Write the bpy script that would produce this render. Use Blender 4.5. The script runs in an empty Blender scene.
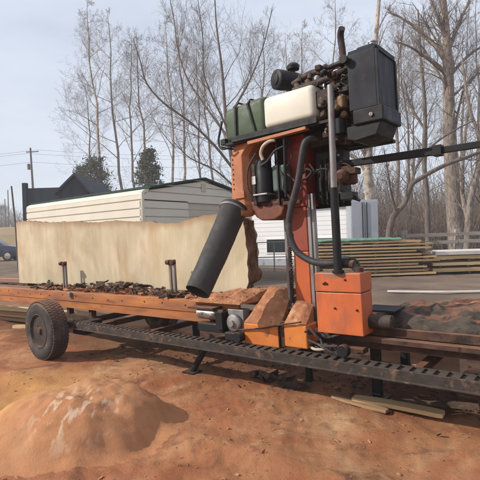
import bpy, bmesh, math, random
from mathutils import Vector, Matrix, Quaternion, noise
S = bpy.context.scene
COL = S.collection
rnd = random.Random(7)
V = Vector

# ------------------------------------------------------------------ frames
# mill frame: X along the bed, Y away from the viewer, Z up. The mill stands on ground that drops ~1.7 deg to the left.
FOC = 443.0; H = 1.4
a = -V((-540, 28, FOC)).normalized()
b = V((363, -25, FOC)); b = (b - a*(a.dot(b))).normalized()
u = a.cross(b)
if u.y > 0: u = -u
RM = Matrix((a, b, u))                        # camera (x right, y down, z forward) -> mill
fwd = (RM @ V((0, 0, 1))).normalized()
CAM = V((0, 0, H))
ROT = Matrix.Rotation(-0.029, 4, fwd)
T = Matrix.Translation(CAM) @ ROT @ Matrix.Translation(-CAM)   # mill -> world
RW = ROT.to_3x3() @ RM                        # camera -> world
RIGHT = V((RW @ V((1, 0, 0))).to_tuple()); RIGHT.z = 0; RIGHT.normalize()
FW = V((-RIGHT.y, RIGHT.x, 0))
def at(px, py, depth):                        # world point seen at a picture position, at a given depth
    return CAM + RW @ V(((px-240)/FOC*depth, (py-240)/FOC*depth, depth))
def on_ground(px, depth, z=0.0):
    p = at(px, 240, depth); p.z = z; return p

# ------------------------------------------------------------------ camera
cd = bpy.data.cameras.new('camera'); cam = bpy.data.objects.new('camera', cd); COL.objects.link(cam)
S.camera = cam
cd.sensor_width = 36; cd.lens = FOC/480*36; cd.clip_end = 3000; cd.clip_start = .05
m3 = Matrix((RW.col[0], -RW.col[1], -RW.col[2])).transposed()
cam.matrix_world = Matrix.Translation(CAM) @ m3.to_4x4()

# ------------------------------------------------------------------ light
el = math.radians(33.5)
ts = ROT.to_3x3() @ V((-.68*math.cos(el), -.73*math.cos(el), math.sin(el)))
ts.normalize()
sl = bpy.data.lights.new('sun', 'SUN'); sl.energy = 4.4; sl.angle = math.radians(.6); sl.color = (1, .93, .83)
so = bpy.data.objects.new('sun', sl); COL.objects.link(so)
so.rotation_euler = (-ts).to_track_quat('-Z', 'Y').to_euler()
so.location = (0, 0, 30)
W = bpy.data.worlds.new('World'); S.world = W; W.use_nodes = True
n = W.node_tree.nodes; l = W.node_tree.links; n.clear()
out = n.new('ShaderNodeOutputWorld'); bg = n.new('ShaderNodeBackground'); sky = n.new('ShaderNodeTexSky')
sky.sky_type = 'NISHITA'; sky.sun_disc = False; sky.sun_elevation = math.asin(ts.z)
sky.sun_rotation = math.atan2(ts.x, ts.y); sky.dust_density = 1.6; sky.air_density = 1.0; sky.ozone_density = 1.5
tc = n.new('ShaderNodeTexCoord'); mp = n.new('ShaderNodeMapping'); mp.inputs['Scale'].default_value = (1.0, 1.6, 5.0)
nz = n.new('ShaderNodeTexNoise'); nz.inputs['Scale'].default_value = 1.3; nz.inputs['Detail'].default_value = 7; nz.inputs['Roughness'].default_value = .55
rp = n.new('ShaderNodeValToRGB'); rp.color_ramp.elements[0].position = .3; rp.color_ramp.elements[0].color = (.5, .5, .5, 1)
rp.color_ramp.elements[1].position = .75; rp.color_ramp.elements[1].color = (.92, .92, .92, 1)
mx = n.new('ShaderNodeMixRGB'); mx.inputs[2].default_value = (7.2, 7.9, 9.2, 1)
l.new(tc.outputs['Generated'], mp.inputs[0]); l.new(mp.outputs[0], nz.inputs[0]); l.new(nz.outputs['Fac'], rp.inputs[0])
l.new(rp.outputs[0], mx.inputs[0]); l.new(sky.outputs[0], mx.inputs[1]); l.new(mx.outputs[0], bg.inputs[0])
bg.inputs[1].default_value = .1; l.new(bg.outputs[0], out.inputs[0])
S.view_settings.view_transform = 'Standard'; S.view_settings.look = 'None'; S.view_settings.exposure = .24; S.view_settings.gamma = 1
S.view_settings.use_curve_mapping = False
S.render.engine = 'CYCLES'

# ------------------------------------------------------------------ materials
def mat(name, c1, c2=None, scale=6, rough=.7, metal=0, bump=.15, bscale=None, stretch=(1, 1, 1), spots=None, spot_scale=14, spot_lo=.6, spot_hi=.68,
        dust=None, dust_amt=.75, dlo=.35, dhi=.8, spots2=None, s2_scale=40, s2_lo=.62, s2_hi=.66, detail=6, spec=.4, transl=0, warp=0, space='Object', coat=0):
    m = bpy.data.materials.new(name); m.use_nodes = True
    N = m.node_tree.nodes; L = m.node_tree.links; N.clear()
    o = N.new('ShaderNodeOutputMaterial'); p = N.new('ShaderNodeBsdfPrincipled'); L.new(p.outputs[0], o.inputs[0])
    t = N.new('ShaderNodeTexCoord'); mpn = N.new('ShaderNodeMapping'); mpn.inputs['Scale'].default_value = stretch
    L.new(t.outputs[space], mpn.inputs[0])
    def nt(sc, det=detail, dist=0, src=None):
        q = N.new('ShaderNodeTexNoise'); q.inputs['Scale'].default_value = sc; q.inputs['Detail'].default_value = det; q.inputs['Distortion'].default_value = dist
        q.inputs['Roughness'].default_value = .6
        L.new((src or mpn.outputs[0]), q.inputs[0]); return q
    def ramp(src, lo, hi, ca=(0, 0, 0, 1), cb=(1, 1, 1, 1)):
        r = N.new('ShaderNodeValToRGB'); r.color_ramp.elements[0].position = lo; r.color_ramp.elements[1].position = hi
        r.color_ramp.elements[0].color = ca; r.color_ramp.elements[1].color = cb; L.new(src, r.inputs[0]); return r
    def c4(c): return (c[0], c[1], c[2], 1)
    c2 = c2 or tuple(x*.75 for x in c1)
    base = ramp(nt(scale, dist=warp).outputs['Fac'], .36, .66, c4(c2), c4(c1)).outputs[0]
    def over(base, c, fac):
        x = N.new('ShaderNodeMixRGB'); x.inputs[2].default_value = c4(c); L.new(base, x.inputs[1]); L.new(fac, x.inputs[0]); return x.outputs[0]
    if spots: base = over(base, spots, ramp(nt(spot_scale, 8, .3).outputs['Fac'], spot_lo, spot_hi).outputs[0])
    if spots2: base = over(base, spots2, ramp(nt(s2_scale, 4, .1, t.outputs[space]).outputs['Fac'], s2_lo, s2_hi).outputs[0])
    if dust:
        g = N.new('ShaderNodeNewGeometry'); s = N.new('ShaderNodeSeparateXYZ'); L.new(g.outputs['Normal'], s.inputs[0])
        r1 = ramp(s.outputs['Z'], dlo, dhi)
        r2 = ramp(nt(9, 6, 0, t.outputs[space]).outputs['Fac'], .3, .6, (.3, .3, .3, 1), (dust_amt,)*3+(1,))
        mm = N.new('ShaderNodeMath'); mm.operation = 'MULTIPLY'; L.new(r1.outputs[0], mm.inputs[0]); L.new(r2.outputs[0], mm.inputs[1])
        base = over(base, dust, mm.outputs[0])
    L.new(base, p.inputs['Base Color'])
    rr = ramp(nt(scale*1.7).outputs['Fac'], .3, .7, (max(rough-.12, .05),)*3+(1,), (min(rough+.15, 1),)*3+(1,))
    L.new(rr.outputs[0], p.inputs['Roughness']); p.inputs['Metallic'].default_value = metal
    p.inputs['Specular IOR Level'].default_value = spec
    if coat: p.inputs['Coat Weight'].default_value = coat
    if transl: p.inputs['Subsurface Weight'].default_value = transl; p.inputs['Subsurface Radius'].default_value = (.05, .05, .04)
    if bump:
        bp = N.new('ShaderNodeBump'); bp.inputs['Strength'].default_value = bump; bp.inputs['Distance'].default_value = .01
        L.new(nt(bscale or scale*3, 8).outputs['Fac'], bp.inputs['Height']); L.new(bp.outputs[0], p.inputs['Normal'])
    return m
DUST = (.40, .19, .11)
M = dict(
 orange=mat('orange_paint', (.52, .125, .036), (.37, .082, .026), 4, .5, 0, .12, 30, stretch=(1, 1, .45), spots=(.24, .09, .05), spot_scale=6, spot_lo=.52, spot_hi=.74, spots2=(.12, .055, .035), s2_scale=30, s2_lo=.69, s2_hi=.74, dust=DUST),
 orange_old=mat('faded_orange_paint', (.42, .175, .08), (.31, .115, .055), 5, .65, 0, .15, 30, spots=(.2, .08, .045), spot_scale=9, spot_lo=.6, spot_hi=.72, spots2=(.13, .07, .05), s2_scale=50, s2_lo=.68, s2_hi=.72, dust=DUST),
 orange_beam=mat('weathered_orange_beam', (.44, .165, .045), (.20, .075, .035), 2.2, .55, 0, .15, 30, stretch=(.6, 1, 3), spots=(.13, .05, .03), spot_scale=5, spot_lo=.55, spot_hi=.72, spots2=(.09, .045, .03), s2_scale=40, s2_lo=.68, s2_hi=.72, dust=DUST),
 shade_red=mat("shaded_red_paint", (.27, .055, .03), (.22, .045, .026), 5, .5, 0, .12, spots=(.1, .045, .03), spot_lo=.55, spot_hi=.72),  # mast colour with the shade on its upper stretch painted in
 case_red=mat('shaded_case_red_paint', (.17, .055, .032), (.10, .035, .022), 6, .6, 0, .15, spots=(.05, .03, .022), spot_lo=.55, spot_hi=.7),  # darkened so the colour carries the shade on the blade wheel case
 yorange=mat('yellow_orange_paint', (.56, .19, .035), (.44, .13, .03), 4, .5, 0, .12, 30, spots=(.17, .07, .035), spot_scale=7, spot_lo=.6, spot_hi=.72, spots2=(.12, .06, .04), s2_scale=45, s2_lo=.66, s2_hi=.71),
 red=mat('red_paint', (.27, .04, .028), (.19, .03, .022), 5, .45, 0, .1, spots=(.1, .04, .03), spot_lo=.62, spot_hi=.72, dust=DUST),  # red deepened to carry the shade on the mast sleeve
 black=mat('black_paint', (.013, .014, .018), (.008, .008, .010), 8, .55, 0, .15, spec=.25, spots=(.05, .036, .03), spot_lo=.64, spot_hi=.75, dust=(.2, .12, .08), dust_amt=.4),
 radgrey=mat('dusty_black_metal', (.013, .017, .026), (.009, .011, .016), 3, .6, 0, .08, spec=.25, spots=(.035, .034, .036), spot_lo=.6, spot_hi=.8),
 core=mat('radiator_core', (.012, .013, .02), (.007, .008, .012), 30, .5, .4, .8, 220, stretch=(1, 1, .05)),
 rust=mat('rusty_steel', (.10, .052, .035), (.042, .025, .02), 9, .8, .3, .4, spots=(.03, .018, .014), spot_lo=.55, spot_hi=.65, dust=DUST, dust_amt=.5),
 rustpipe=mat('rusty_pipe', (.062, .042, .042), (.034, .024, .024), 12, .75, .2, .3),
 track=mat('weathered_track_steel', (.058, .046, .04), (.03, .025, .022), 10, .7, .35, .4, spots=(.17, .1, .065), spot_lo=.55, spot_hi=.7, dust=(.13, .09, .068), dust_amt=.5),
 steel=mat('worn_grey_steel', (.30, .29, .29), (.2, .19, .19), 9, .45, .55, .1, stretch=(1, 1, .3), spots=(.16, .11, .09), spot_lo=.6, spot_hi=.7),
 silver=mat('cast_aluminium', (.5, .5, .5), (.3, .3, .3), 20, .4, .8, .3, spots=(.12, .1, .09), spot_lo=.5, spot_hi=.65),
 iron=mat('oily_cast_iron', (.06, .045, .038), (.018, .015, .014), 14, .6, .5, .6, 60, spots=(.14, .09, .065), spot_scale=18, spot_lo=.58, spot_hi=.66),
 manifold=mat('heat_browned_manifold', (.10, .072, .058), (.038, .028, .024), 16, .7, .3, .5),
 rubber=mat('dusty_rubber', (.035, .033, .033), (.022, .021, .021), 8, .8, 0, .2, spots=(.12, .075, .055), spot_lo=.56, spot_hi=.72, dust=(.3, .16, .11), dust_amt=.7),
 tyre=mat('tyre_rubber', (.05, .045, .043), (.03, .028, .028), 6, .85, 0, .3, spots=(.17, .095, .065), spot_scale=6, spot_lo=.5, spot_hi=.75, dust=(.34, .17, .11), dust_amt=.8),
 hose=mat('black_hose', (.035, .036, .038), (.022, .022, .024), 10, .6, 0, .1, spots=(.1, .08, .07), spot_lo=.6, spot_hi=.72),
 duct=mat('charcoal_duct_hose', (.044, .042, .040), (.031, .030, .029), 6, .7, 0, .2, spots=(.06, .048, .04), spot_lo=.55, spot_hi=.75),
 white_plastic=mat('translucent_white_plastic', (.60, .59, .51), (.53, .515, .44), 2.5, .45, 0, .03, spots=(.5, .44, .34), spot_scale=5, spot_lo=.64, spot_hi=.8, transl=.15),
 green_plastic=mat('dull_green_plastic', (.042, .075, .036), (.03, .056, .028), 4, .55, 0, .06, dust=(.25, .2, .13), dust_amt=.5),
 greygreen=mat('grey_green_box', (.075, .12, .11), (.05, .08, .075), 6, .5, 0, .1),
 label=mat('white_decal', (.6, .6, .6), (.35, .36, .38), 60, .5, 0, 0),
 brass=mat('brass_fitting', (.17, .10, .045), (.08, .045, .025), 20, .6, .3, .2),
 paleHose=mat('pale_hose', (.5, .44, .36), (.36, .3, .24), 14, .6, 0, .1),
 dust=mat('packed_red_sawdust', (.38, .175, .085), (.27, .105, .048), 7, .95, 0, .6, 40, spots=(.47, .27, .15), spot_lo=.52, spot_hi=.72, spots2=(.2, .08, .045), s2_scale=22, s2_lo=.6, s2_hi=.68),
 bark=mat('dark_bark', (.13, .078, .05), (.06, .037, .027), 12, .9, 0, 1.0, 30, spots=(.2, .11, .075), spot_lo=.6, spot_hi=.7),
 logbark=mat('brown_log_edge_bark', (.24, .15, .09), (.12, .07, .042), 10, .95, 0, 1.0, 30, spots=(.05, .032, .024), spot_lo=.55, spot_hi=.68),
 greybark=mat('grey_brown_bark', (.12, .098, .08), (.055, .044, .037), 7, .95, 0, 1.6, 22, stretch=(.5, 1, 1), spots=(.03, .024, .02), spot_lo=.52, spot_hi=.66, dust=(.30, .13, .075), dust_amt=.7, dlo=.90, dhi=.985, spec=.15),
 tree=mat('tree_bark', (.29, .24, .20), (.17, .14, .12), 9, .95, 0, 1.0, 30, stretch=(1, 1, .25), spots=(.09, .07, .06), spot_scale=14, spot_lo=.5, spot_hi=.62, spec=.15, space='Object'),
 treedark=mat('dark_tree_bark', (.19, .155, .13), (.10, .08, .07), 9, .95, 0, 1.0, 30, stretch=(1, 1, .25), spots=(.09, .07, .06), spot_scale=14, spot_lo=.5, spot_hi=.62, spec=.15),
 pale=mat('pale_mottled_bark', (.52, .46, .38), (.24, .2, .16), 2.4, .85, 0, .5, 10, spots=(.16, .12, .09), spot_scale=3, spot_lo=.5, spot_hi=.6),
 needles=mat('evergreen_needles', (.12, .125, .085), (.065, .072, .05), .8, .8, 0, 0),
 brush=mat('dry_brush', (.22, .155, .115), (.12, .085, .065), 1.2, .9, 0, 0),
 board=mat('yellow_pine_board', (.64, .45, .235), (.46, .30, .15), 3, .75, 0, .2, stretch=(.4, 2, 6), spots=(.28, .17, .09), spot_lo=.6, spot_hi=.75),
 board_pale=mat('pale_pine_board', (.74, .57, .32), (.6, .43, .22), 3, .75, 0, .2, stretch=(.4, 2, 6), spots=(.34, .23, .14), spot_lo=.62, spot_hi=.75),
 board_brown=mat('weathered_brown_board', (.36, .225, .12), (.22, .13, .08), 3, .8, 0, .3, stretch=(.4, 2, 6), spots=(.12, .08, .055), spot_lo=.56, spot_hi=.7),
 sticker=mat('dark_spacer_stick', (.10, .065, .045), (.045, .03, .022), 12, .85, 0, .3),
 pink=mat('pink_tan_timber', (.56, .36, .24), (.42, .25, .16), 3, .8, 0, .3, stretch=(.4, 2, 6)),
 greywood=mat('silvered_fence_wood', (.40, .35, .30), (.27, .23, .195), 6, .9, 0, .4, stretch=(.3, 1, 1)),
 tarp=mat('green_tarp', (.12, .28, .18), (.08, .2, .13), 3, .5, 0, .3),
 sheet=mat('white_sheet', (.72, .68, .64), (.56, .5, .45), 2, .6, 0, .3),
 cream=mat('cream_metal_siding', (.64, .61, .52), (.58, .55, .46), .8, .45, .0, .04, spots=(.55, .48, .38), spot_scale=2, spot_lo=.62, spot_hi=.85),
 creamdoor=mat('tan_roller_door', (.50, .45, .37), (.44, .39, .32), 1, .5, 0, .05),
 greenroof=mat('dark_green_roof', (.032, .055, .042), (.024, .042, .032), 1, .85, .0, .05, spec=.15),
 whitewall=mat('white_siding', (.80, .80, .79), (.74, .74, .74), .7, .5, 0, .04),
 bluegrey=mat('blue_grey_panel', (.37, .39, .43), (.31, .33, .37), 1, .5, .1, .04, spots=(.1, .11, .13), spot_scale=2, spot_lo=.6, spot_hi=.8),
 dark_glass=mat('dark_window_glass', (.03, .035, .04), (.02, .022, .028), 2, .15, 0, 0),
 barn=mat('dark_blue_cladding', (.035, .047, .062), (.024, .032, .044), 1, .6, 0, .1, stretch=(3, 3, .3), spec=.2),
 pole=mat('creosoted_pole', (.13, .115, .105), (.08, .07, .064), 2, .9, 0, .3),
 carblue=mat('dark_blue_car_paint', (.03, .05, .095), (.02, .034, .07), 1, .3, .3, 0, coat=.5),
 chrome=mat('chrome_trim', (.6, .6, .62), (.5, .5, .5), 5, .25, .9, 0),
)

# wood face of the slab: cream with soft vertical stains
def slab_mat():
    m = mat('fresh_sawn_log_face', (.55, .485, .35), (.455, .39, .265), 2.2, .75, 0, .25, 30, stretch=(1.7, 1, .5), spots=(.42, .28, .15), spot_scale=1.8, spot_lo=.54, spot_hi=.84,
            spots2=(.42, .28, .15), s2_scale=2.3, s2_lo=.56, s2_hi=.85, warp=.6)
    N = m.node_tree.nodes; L = m.node_tree.links
    p = [x for x in N if x.type == 'BSDF_PRINCIPLED'][0]; src = p.inputs['Base Color'].links[0].from_socket
    t = [x for x in N if x.type == 'TEX_COORD'][0]
    # band-saw marks: faint close vertical lines; a few darker knots / weeping stains
    mp2 = N.new('ShaderNodeMapping'); mp2.inputs['Scale'].default_value = (40, 1, .35); L.new(t.outputs['Object'], mp2.inputs[0])
    q = N.new('ShaderNodeTexNoise'); q.inputs['Scale'].default_value = 1; q.inputs['Detail'].default_value = 3; L.new(mp2.outputs[0], q.inputs[0])
    r = N.new('ShaderNodeValToRGB'); r.color_ramp.elements[0].position = .3; r.color_ramp.elements[0].color = (.92, .91, .90, 1); r.color_ramp.elements[1].position = .6
    L.new(q.outputs['Fac'], r.inputs[0])
    x = N.new('ShaderNodeMixRGB'); x.blend_type = 'MULTIPLY'; x.inputs[0].default_value = .7; L.new(src, x.inputs[1]); L.new(r.outputs[0], x.inputs[2])
    mp3 = N.new('ShaderNodeMapping'); mp3.inputs['Scale'].default_value = (3.0, 1, .8); L.new(t.outputs['Object'], mp3.inputs[0])
    q2 = N.new('ShaderNodeTexNoise'); q2.inputs['Scale'].default_value = 1.3; q2.inputs['Detail'].default_value = 9; q2.inputs['Distortion'].default_value = .8; L.new(mp3.outputs[0], q2.inputs[0])
    r2 = N.new('ShaderNodeValToRGB'); r2.color_ramp.elements[0].position = .62; r2.color_ramp.elements[1].position = .74; L.new(q2.outputs['Fac'], r2.inputs[0])
    x2 = N.new('ShaderNodeMixRGB'); x2.inputs[2].default_value = (.30, .17, .075, 1); L.new(x.outputs[0], x2.inputs[1])
    ml = N.new('ShaderNodeMath'); ml.operation = 'MULTIPLY'; ml.inputs[1].default_value = .35; L.new(r2.outputs[0], ml.inputs[0]); L.new(ml.outputs[0], x2.inputs[0])
    at_ = N.new('ShaderNodeAttribute'); at_.attribute_name = 'rim'
    x3 = N.new('ShaderNodeMixRGB'); x3.inputs[2].default_value = (.30, .17, .08, 1); L.new(x2.outputs[0], x3.inputs[1]); m3_ = N.new('ShaderNodeMath'); m3_.operation = 'MULTIPLY'; m3_.inputs[1].default_value = .8; L.new(at_.outputs['Fac'], m3_.inputs[0]); L.new(m3_.outputs[0], x3.inputs[0])
    # broad soft grey weathering
    q4 = N.new('ShaderNodeTexNoise'); q4.inputs['Scale'].default_value = 1.1; q4.inputs['Detail'].default_value = 5; q4.inputs['Distortion'].default_value = 1.2; L.new(t.outputs['Object'], q4.inputs[0])
    r4 = N.new('ShaderNodeValToRGB'); r4.color_ramp.elements[0].position = .38; r4.color_ramp.elements[0].color = (.80, .79, .77, 1); r4.color_ramp.elements[1].position = .62; L.new(q4.outputs['Fac'], r4.inputs[0])
    x4 = N.new('ShaderNodeMixRGB'); x4.blend_type = 'MULTIPLY'; x4.inputs[0].default_value = 1; L.new(x3.outputs[0], x4.inputs[1]); L.new(r4.outputs[0], x4.inputs[2])
    # knots
    vo = N.new('ShaderNodeTexVoronoi'); vo.inputs['Scale'].default_value = 1.6; mpk = N.new('ShaderNodeMapping'); mpk.inputs['Scale'].default_value = (1, .01, 1.2); L.new(t.outputs['Object'], mpk.inputs[0]); L.new(mpk.outputs[0], vo.inputs['Vector'])
    rk = N.new('ShaderNodeValToRGB'); rk.color_ramp.elements[0].position = .04; rk.color_ramp.elements[0].color = (.5, .5, .5, 1); rk.color_ramp.elements[1].position = .11; rk.color_ramp.elements[1].color = (0, 0, 0, 1); L.new(vo.outputs['Distance'], rk.inputs[0])
    x5 = N.new('ShaderNodeMixRGB'); x5.inputs[2].default_value = (.26, .16, .08, 1); L.new(x4.outputs[0], x5.inputs[1]); L.new(rk.outputs[0], x5.inputs[0])
    L.new(x5.outputs[0], p.inputs['Base Color'])
    return m
M['logface'] = slab_mat()
def stain(src, name, loc, r0, r1, col, sc=(1, 1, 1)):
    m = M[src].copy(); m.name = name; N = m.node_tree.nodes; L = m.node_tree.links; p = [x for x in N if x.type == 'BSDF_PRINCIPLED'][0]; c_ = p.inputs['Base Color'].links[0].from_socket
    t = N.new('ShaderNodeTexCoord'); a1 = N.new('ShaderNodeVectorMath'); a1.operation = 'SUBTRACT'; a1.inputs[1].default_value = loc; L.new(t.outputs['Object'], a1.inputs[0])
    a2 = N.new('ShaderNodeVectorMath'); a2.operation = 'MULTIPLY'; a2.inputs[1].default_value = sc; L.new(a1.outputs[0], a2.inputs[0])
    a3 = N.new('ShaderNodeVectorMath'); a3.operation = 'LENGTH'; L.new(a2.outputs[0], a3.inputs[0])
    nn = N.new('ShaderNodeTexNoise'); nn.inputs['Scale'].default_value = 14; L.new(t.outputs['Object'], nn.inputs[0])
    ad = N.new('ShaderNodeMath'); ad.operation = 'MULTIPLY_ADD'; ad.inputs[1].default_value = .08; L.new(nn.outputs['Fac'], ad.inputs[0]); L.new(a3.outputs['Value'], ad.inputs[2])
    mr = N.new('ShaderNodeMapRange'); mr.inputs[1].default_value = r0+.04; mr.inputs[2].default_value = r1+.04; mr.inputs[3].default_value = .8; mr.inputs[4].default_value = 0; L.new(ad.outputs[0], mr.inputs[0])
    x = N.new('ShaderNodeMixRGB'); x.inputs[2].default_value = (*col, 1); L.new(c_, x.inputs[1]); L.new(mr.outputs[0], x.inputs[0]); L.new(x.outputs[0], p.inputs['Base Color']); M[name] = m
stain('orange', 'stained_lid', (.43, -.25, .66), .07, .11, (.22, .12, .08), (.75, 1, 1.4))

def ground_mat():
    m = bpy.data.materials.new('red_clay_ground'); m.use_nodes = True
    N = m.node_tree.nodes; L = m.node_tree.links; N.clear()
    o = N.new('ShaderNodeOutputMaterial'); p = N.new('ShaderNodeBsdfPrincipled'); L.new(p.outputs[0], o.inputs[0])
    g = N.new('ShaderNodeNewGeometry')
    def nt(sc, det=8, dist=0, rough=.6, st=None):
        q = N.new('ShaderNodeTexNoise'); q.inputs['Scale'].default_value = sc; q.inputs['Detail'].default_value = det
        q.inputs['Distortion'].default_value = dist; q.inputs['Roughness'].default_value = rough
        if st:
            w = N.new('ShaderNodeMapping'); w.inputs['Scale'].default_value = st; w.inputs['Rotation'].default_value = (0, 0, -.6); L.new(g.outputs['Position'], w.inputs[0]); L.new(w.outputs[0], q.inputs[0])
        else: L.new(g.outputs['Position'], q.inputs[0])
        return q.outputs['Fac']
    def ramp(src, stops):
        r = N.new('ShaderNodeValToRGB'); e = r.color_ramp.elements
        while len(e) < len(stops): e.new(.5)
        for i, (ps, c) in enumerate(stops): e[i].position = ps; e[i].color = (*c, 1) if len(c) == 3 else c
        L.new(src, r.inputs[0]); return r.outputs[0]
    def mix(c1, c2, f, mode='MIX'):
        x = N.new('ShaderNodeMixRGB'); x.blend_type = mode
        for i, c in ((1, c1), (2, c2)):
            if isinstance(c, tuple): x.inputs[i].default_value = (*c, 1)
            else: L.new(c, x.inputs[i])
        if isinstance(f, float): x.inputs[0].default_value = f
        else: L.new(f, x.inputs[0])
        return x.outputs[0]
    near = ramp(nt(1.1, 9, .8), [(.28, (.21, .080, .035)), (.42, (.37, .150, .068)), (.55, (.47, .225, .11)), (.70, (.60, .37, .20))])
    near = mix(near, (.62, .42, .22), ramp(nt(2.7, 9, 1.2), [(.56, (0, 0, 0)), (.72, (.75, .75, .75))]))
    near = mix(near, (.17, .075, .045), ramp(nt(5.5, 10, .4, .7), [(.54, (0, 0, 0)), (.68, (.75, .75, .75))]))
    near = mix(near, (.10, .055, .035), ramp(nt(26, 6, .3, .7), [(.62, (0, 0, 0)), (.69, (.7, .7, .7))]))
    near = mix(near, (.66, .5, .33), ramp(nt(38, 4, .2, .6), [(.66, (0, 0, 0)), (.72, (.6, .6, .6))]))
    near = mix(near, (.40, .13, .06), ramp(nt(.75, 5, 1.0), [(.45, (0, 0, 0)), (.66, (.75, .75, .75))]))
    near = mix(near, (.13, .06, .038), ramp(nt(1.7, 10, .9, .68), [(.55, (0, 0, 0)), (.68, (.8, .8, .8))]))
    # darker brown strip of soil under the mill
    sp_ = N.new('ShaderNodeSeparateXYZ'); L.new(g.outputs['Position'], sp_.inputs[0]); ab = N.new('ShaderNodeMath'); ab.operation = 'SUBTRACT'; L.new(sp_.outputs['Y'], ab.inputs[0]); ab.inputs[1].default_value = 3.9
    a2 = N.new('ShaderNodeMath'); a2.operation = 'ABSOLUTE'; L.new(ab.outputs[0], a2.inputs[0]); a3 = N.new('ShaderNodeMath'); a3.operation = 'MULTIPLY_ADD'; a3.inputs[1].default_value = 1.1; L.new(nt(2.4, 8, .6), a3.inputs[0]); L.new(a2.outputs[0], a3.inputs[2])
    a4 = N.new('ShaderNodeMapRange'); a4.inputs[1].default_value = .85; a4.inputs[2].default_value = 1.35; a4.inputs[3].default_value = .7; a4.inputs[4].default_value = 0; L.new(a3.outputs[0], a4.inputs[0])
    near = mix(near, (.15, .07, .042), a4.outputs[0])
    # yellow ochre drift at the near left corner
    vd = N.new('ShaderNodeVectorMath'); vd.operation = 'DISTANCE'; L.new(g.outputs['Position'], vd.inputs[0]); vd.inputs[1].default_value = (-4.35, 1.75, -.05)
    dz = N.new('ShaderNodeMapRange'); dz.inputs[1].default_value = .3; dz.inputs[2].default_value = 1.25; dz.inputs[3].default_value = 1.3; dz.inputs[4].default_value = 0
    L.new(vd.outputs['Value'], dz.inputs[0])
    dm = N.new('ShaderNodeMath'); dm.operation = 'MULTIPLY'; L.new(dz.outputs[0], dm.inputs[0]); L.new(nt(3.5, 6, .5), dm.inputs[1])
    near = mix(near, (.64, .35, .12), dm.outputs[0])
    # yard beyond the mill
    yard = ramp(nt(.45, 9, .6), [(.3, (.105, .078, .06)), (.5, (.17, .122, .09)), (.68, (.25, .17, .12))])
    yard = mix(yard, (.31, .22, .16), ramp(nt(.22, 8, 1.5, .6, (.25, 1, 1)), [(.52, (0, 0, 0)), (.66, (.8, .8, .8))]))
    yard = mix(yard, (.06, .047, .04), ramp(nt(1.4, 10, 1, .7, (.35, 1, 1)), [(.56, (0, 0, 0)), (.68, (.8, .8, .8))]))
    field = ramp(nt(.12, 8, .4), [(.3, (.20, .15, .07)), (.55, (.30, .21, .11)), (.7, (.34, .2, .12))])
    s = N.new('ShaderNodeVectorMath'); s.operation = 'DOT_PRODUCT'; L.new(g.outputs['Position'], s.inputs[0]); s.inputs[1].default_value = tuple(FW)
    def zone(lo, hi, wob):
        aa = N.new('ShaderNodeMath'); aa.operation = 'MULTIPLY_ADD'; L.new(nt(.6, 5), aa.inputs[0]); aa.inputs[1].default_value = wob; L.new(s.outputs['Value'], aa.inputs[2])
        r = N.new('ShaderNodeMapRange'); r.inputs[1].default_value = lo+wob/2; r.inputs[2].default_value = hi+wob/2; L.new(aa.outputs[0], r.inputs[0]); return r.outputs[0]
    sy = N.new('ShaderNodeSeparateXYZ'); L.new(g.outputs['Position'], sy.inputs[0])
    yz = N.new('ShaderNodeMath'); yz.operation = 'MULTIPLY_ADD'; L.new(nt(.9, 6), yz.inputs[0]); yz.inputs[1].default_value = 1.6; L.new(sy.outputs['Y'], yz.inputs[2])
    yr = N.new('ShaderNodeMapRange'); yr.inputs[1].default_value = 4.9; yr.inputs[2].default_value = 6.1; L.new(yz.outputs[0], yr.inputs[0])
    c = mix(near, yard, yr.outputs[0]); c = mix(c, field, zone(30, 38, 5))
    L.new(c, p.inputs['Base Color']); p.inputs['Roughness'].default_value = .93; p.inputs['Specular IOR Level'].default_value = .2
    b1 = N.new('ShaderNodeBump'); b1.inputs['Strength'].default_value = .7; b1.inputs['Distance'].default_value = .04; L.new(nt(9, 12, .3, .68), b1.inputs['Height'])
    b2 = N.new('ShaderNodeBump'); b2.inputs['Strength'].default_value = .8; b2.inputs['Distance'].default_value = .014; L.new(nt(70, 8, 0, .75), b2.inputs['Height']); L.new(b1.outputs[0], b2.inputs['Normal'])
    L.new(b2.outputs[0], p.inputs['Normal'])
    return m
M['ground'] = ground_mat()

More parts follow.
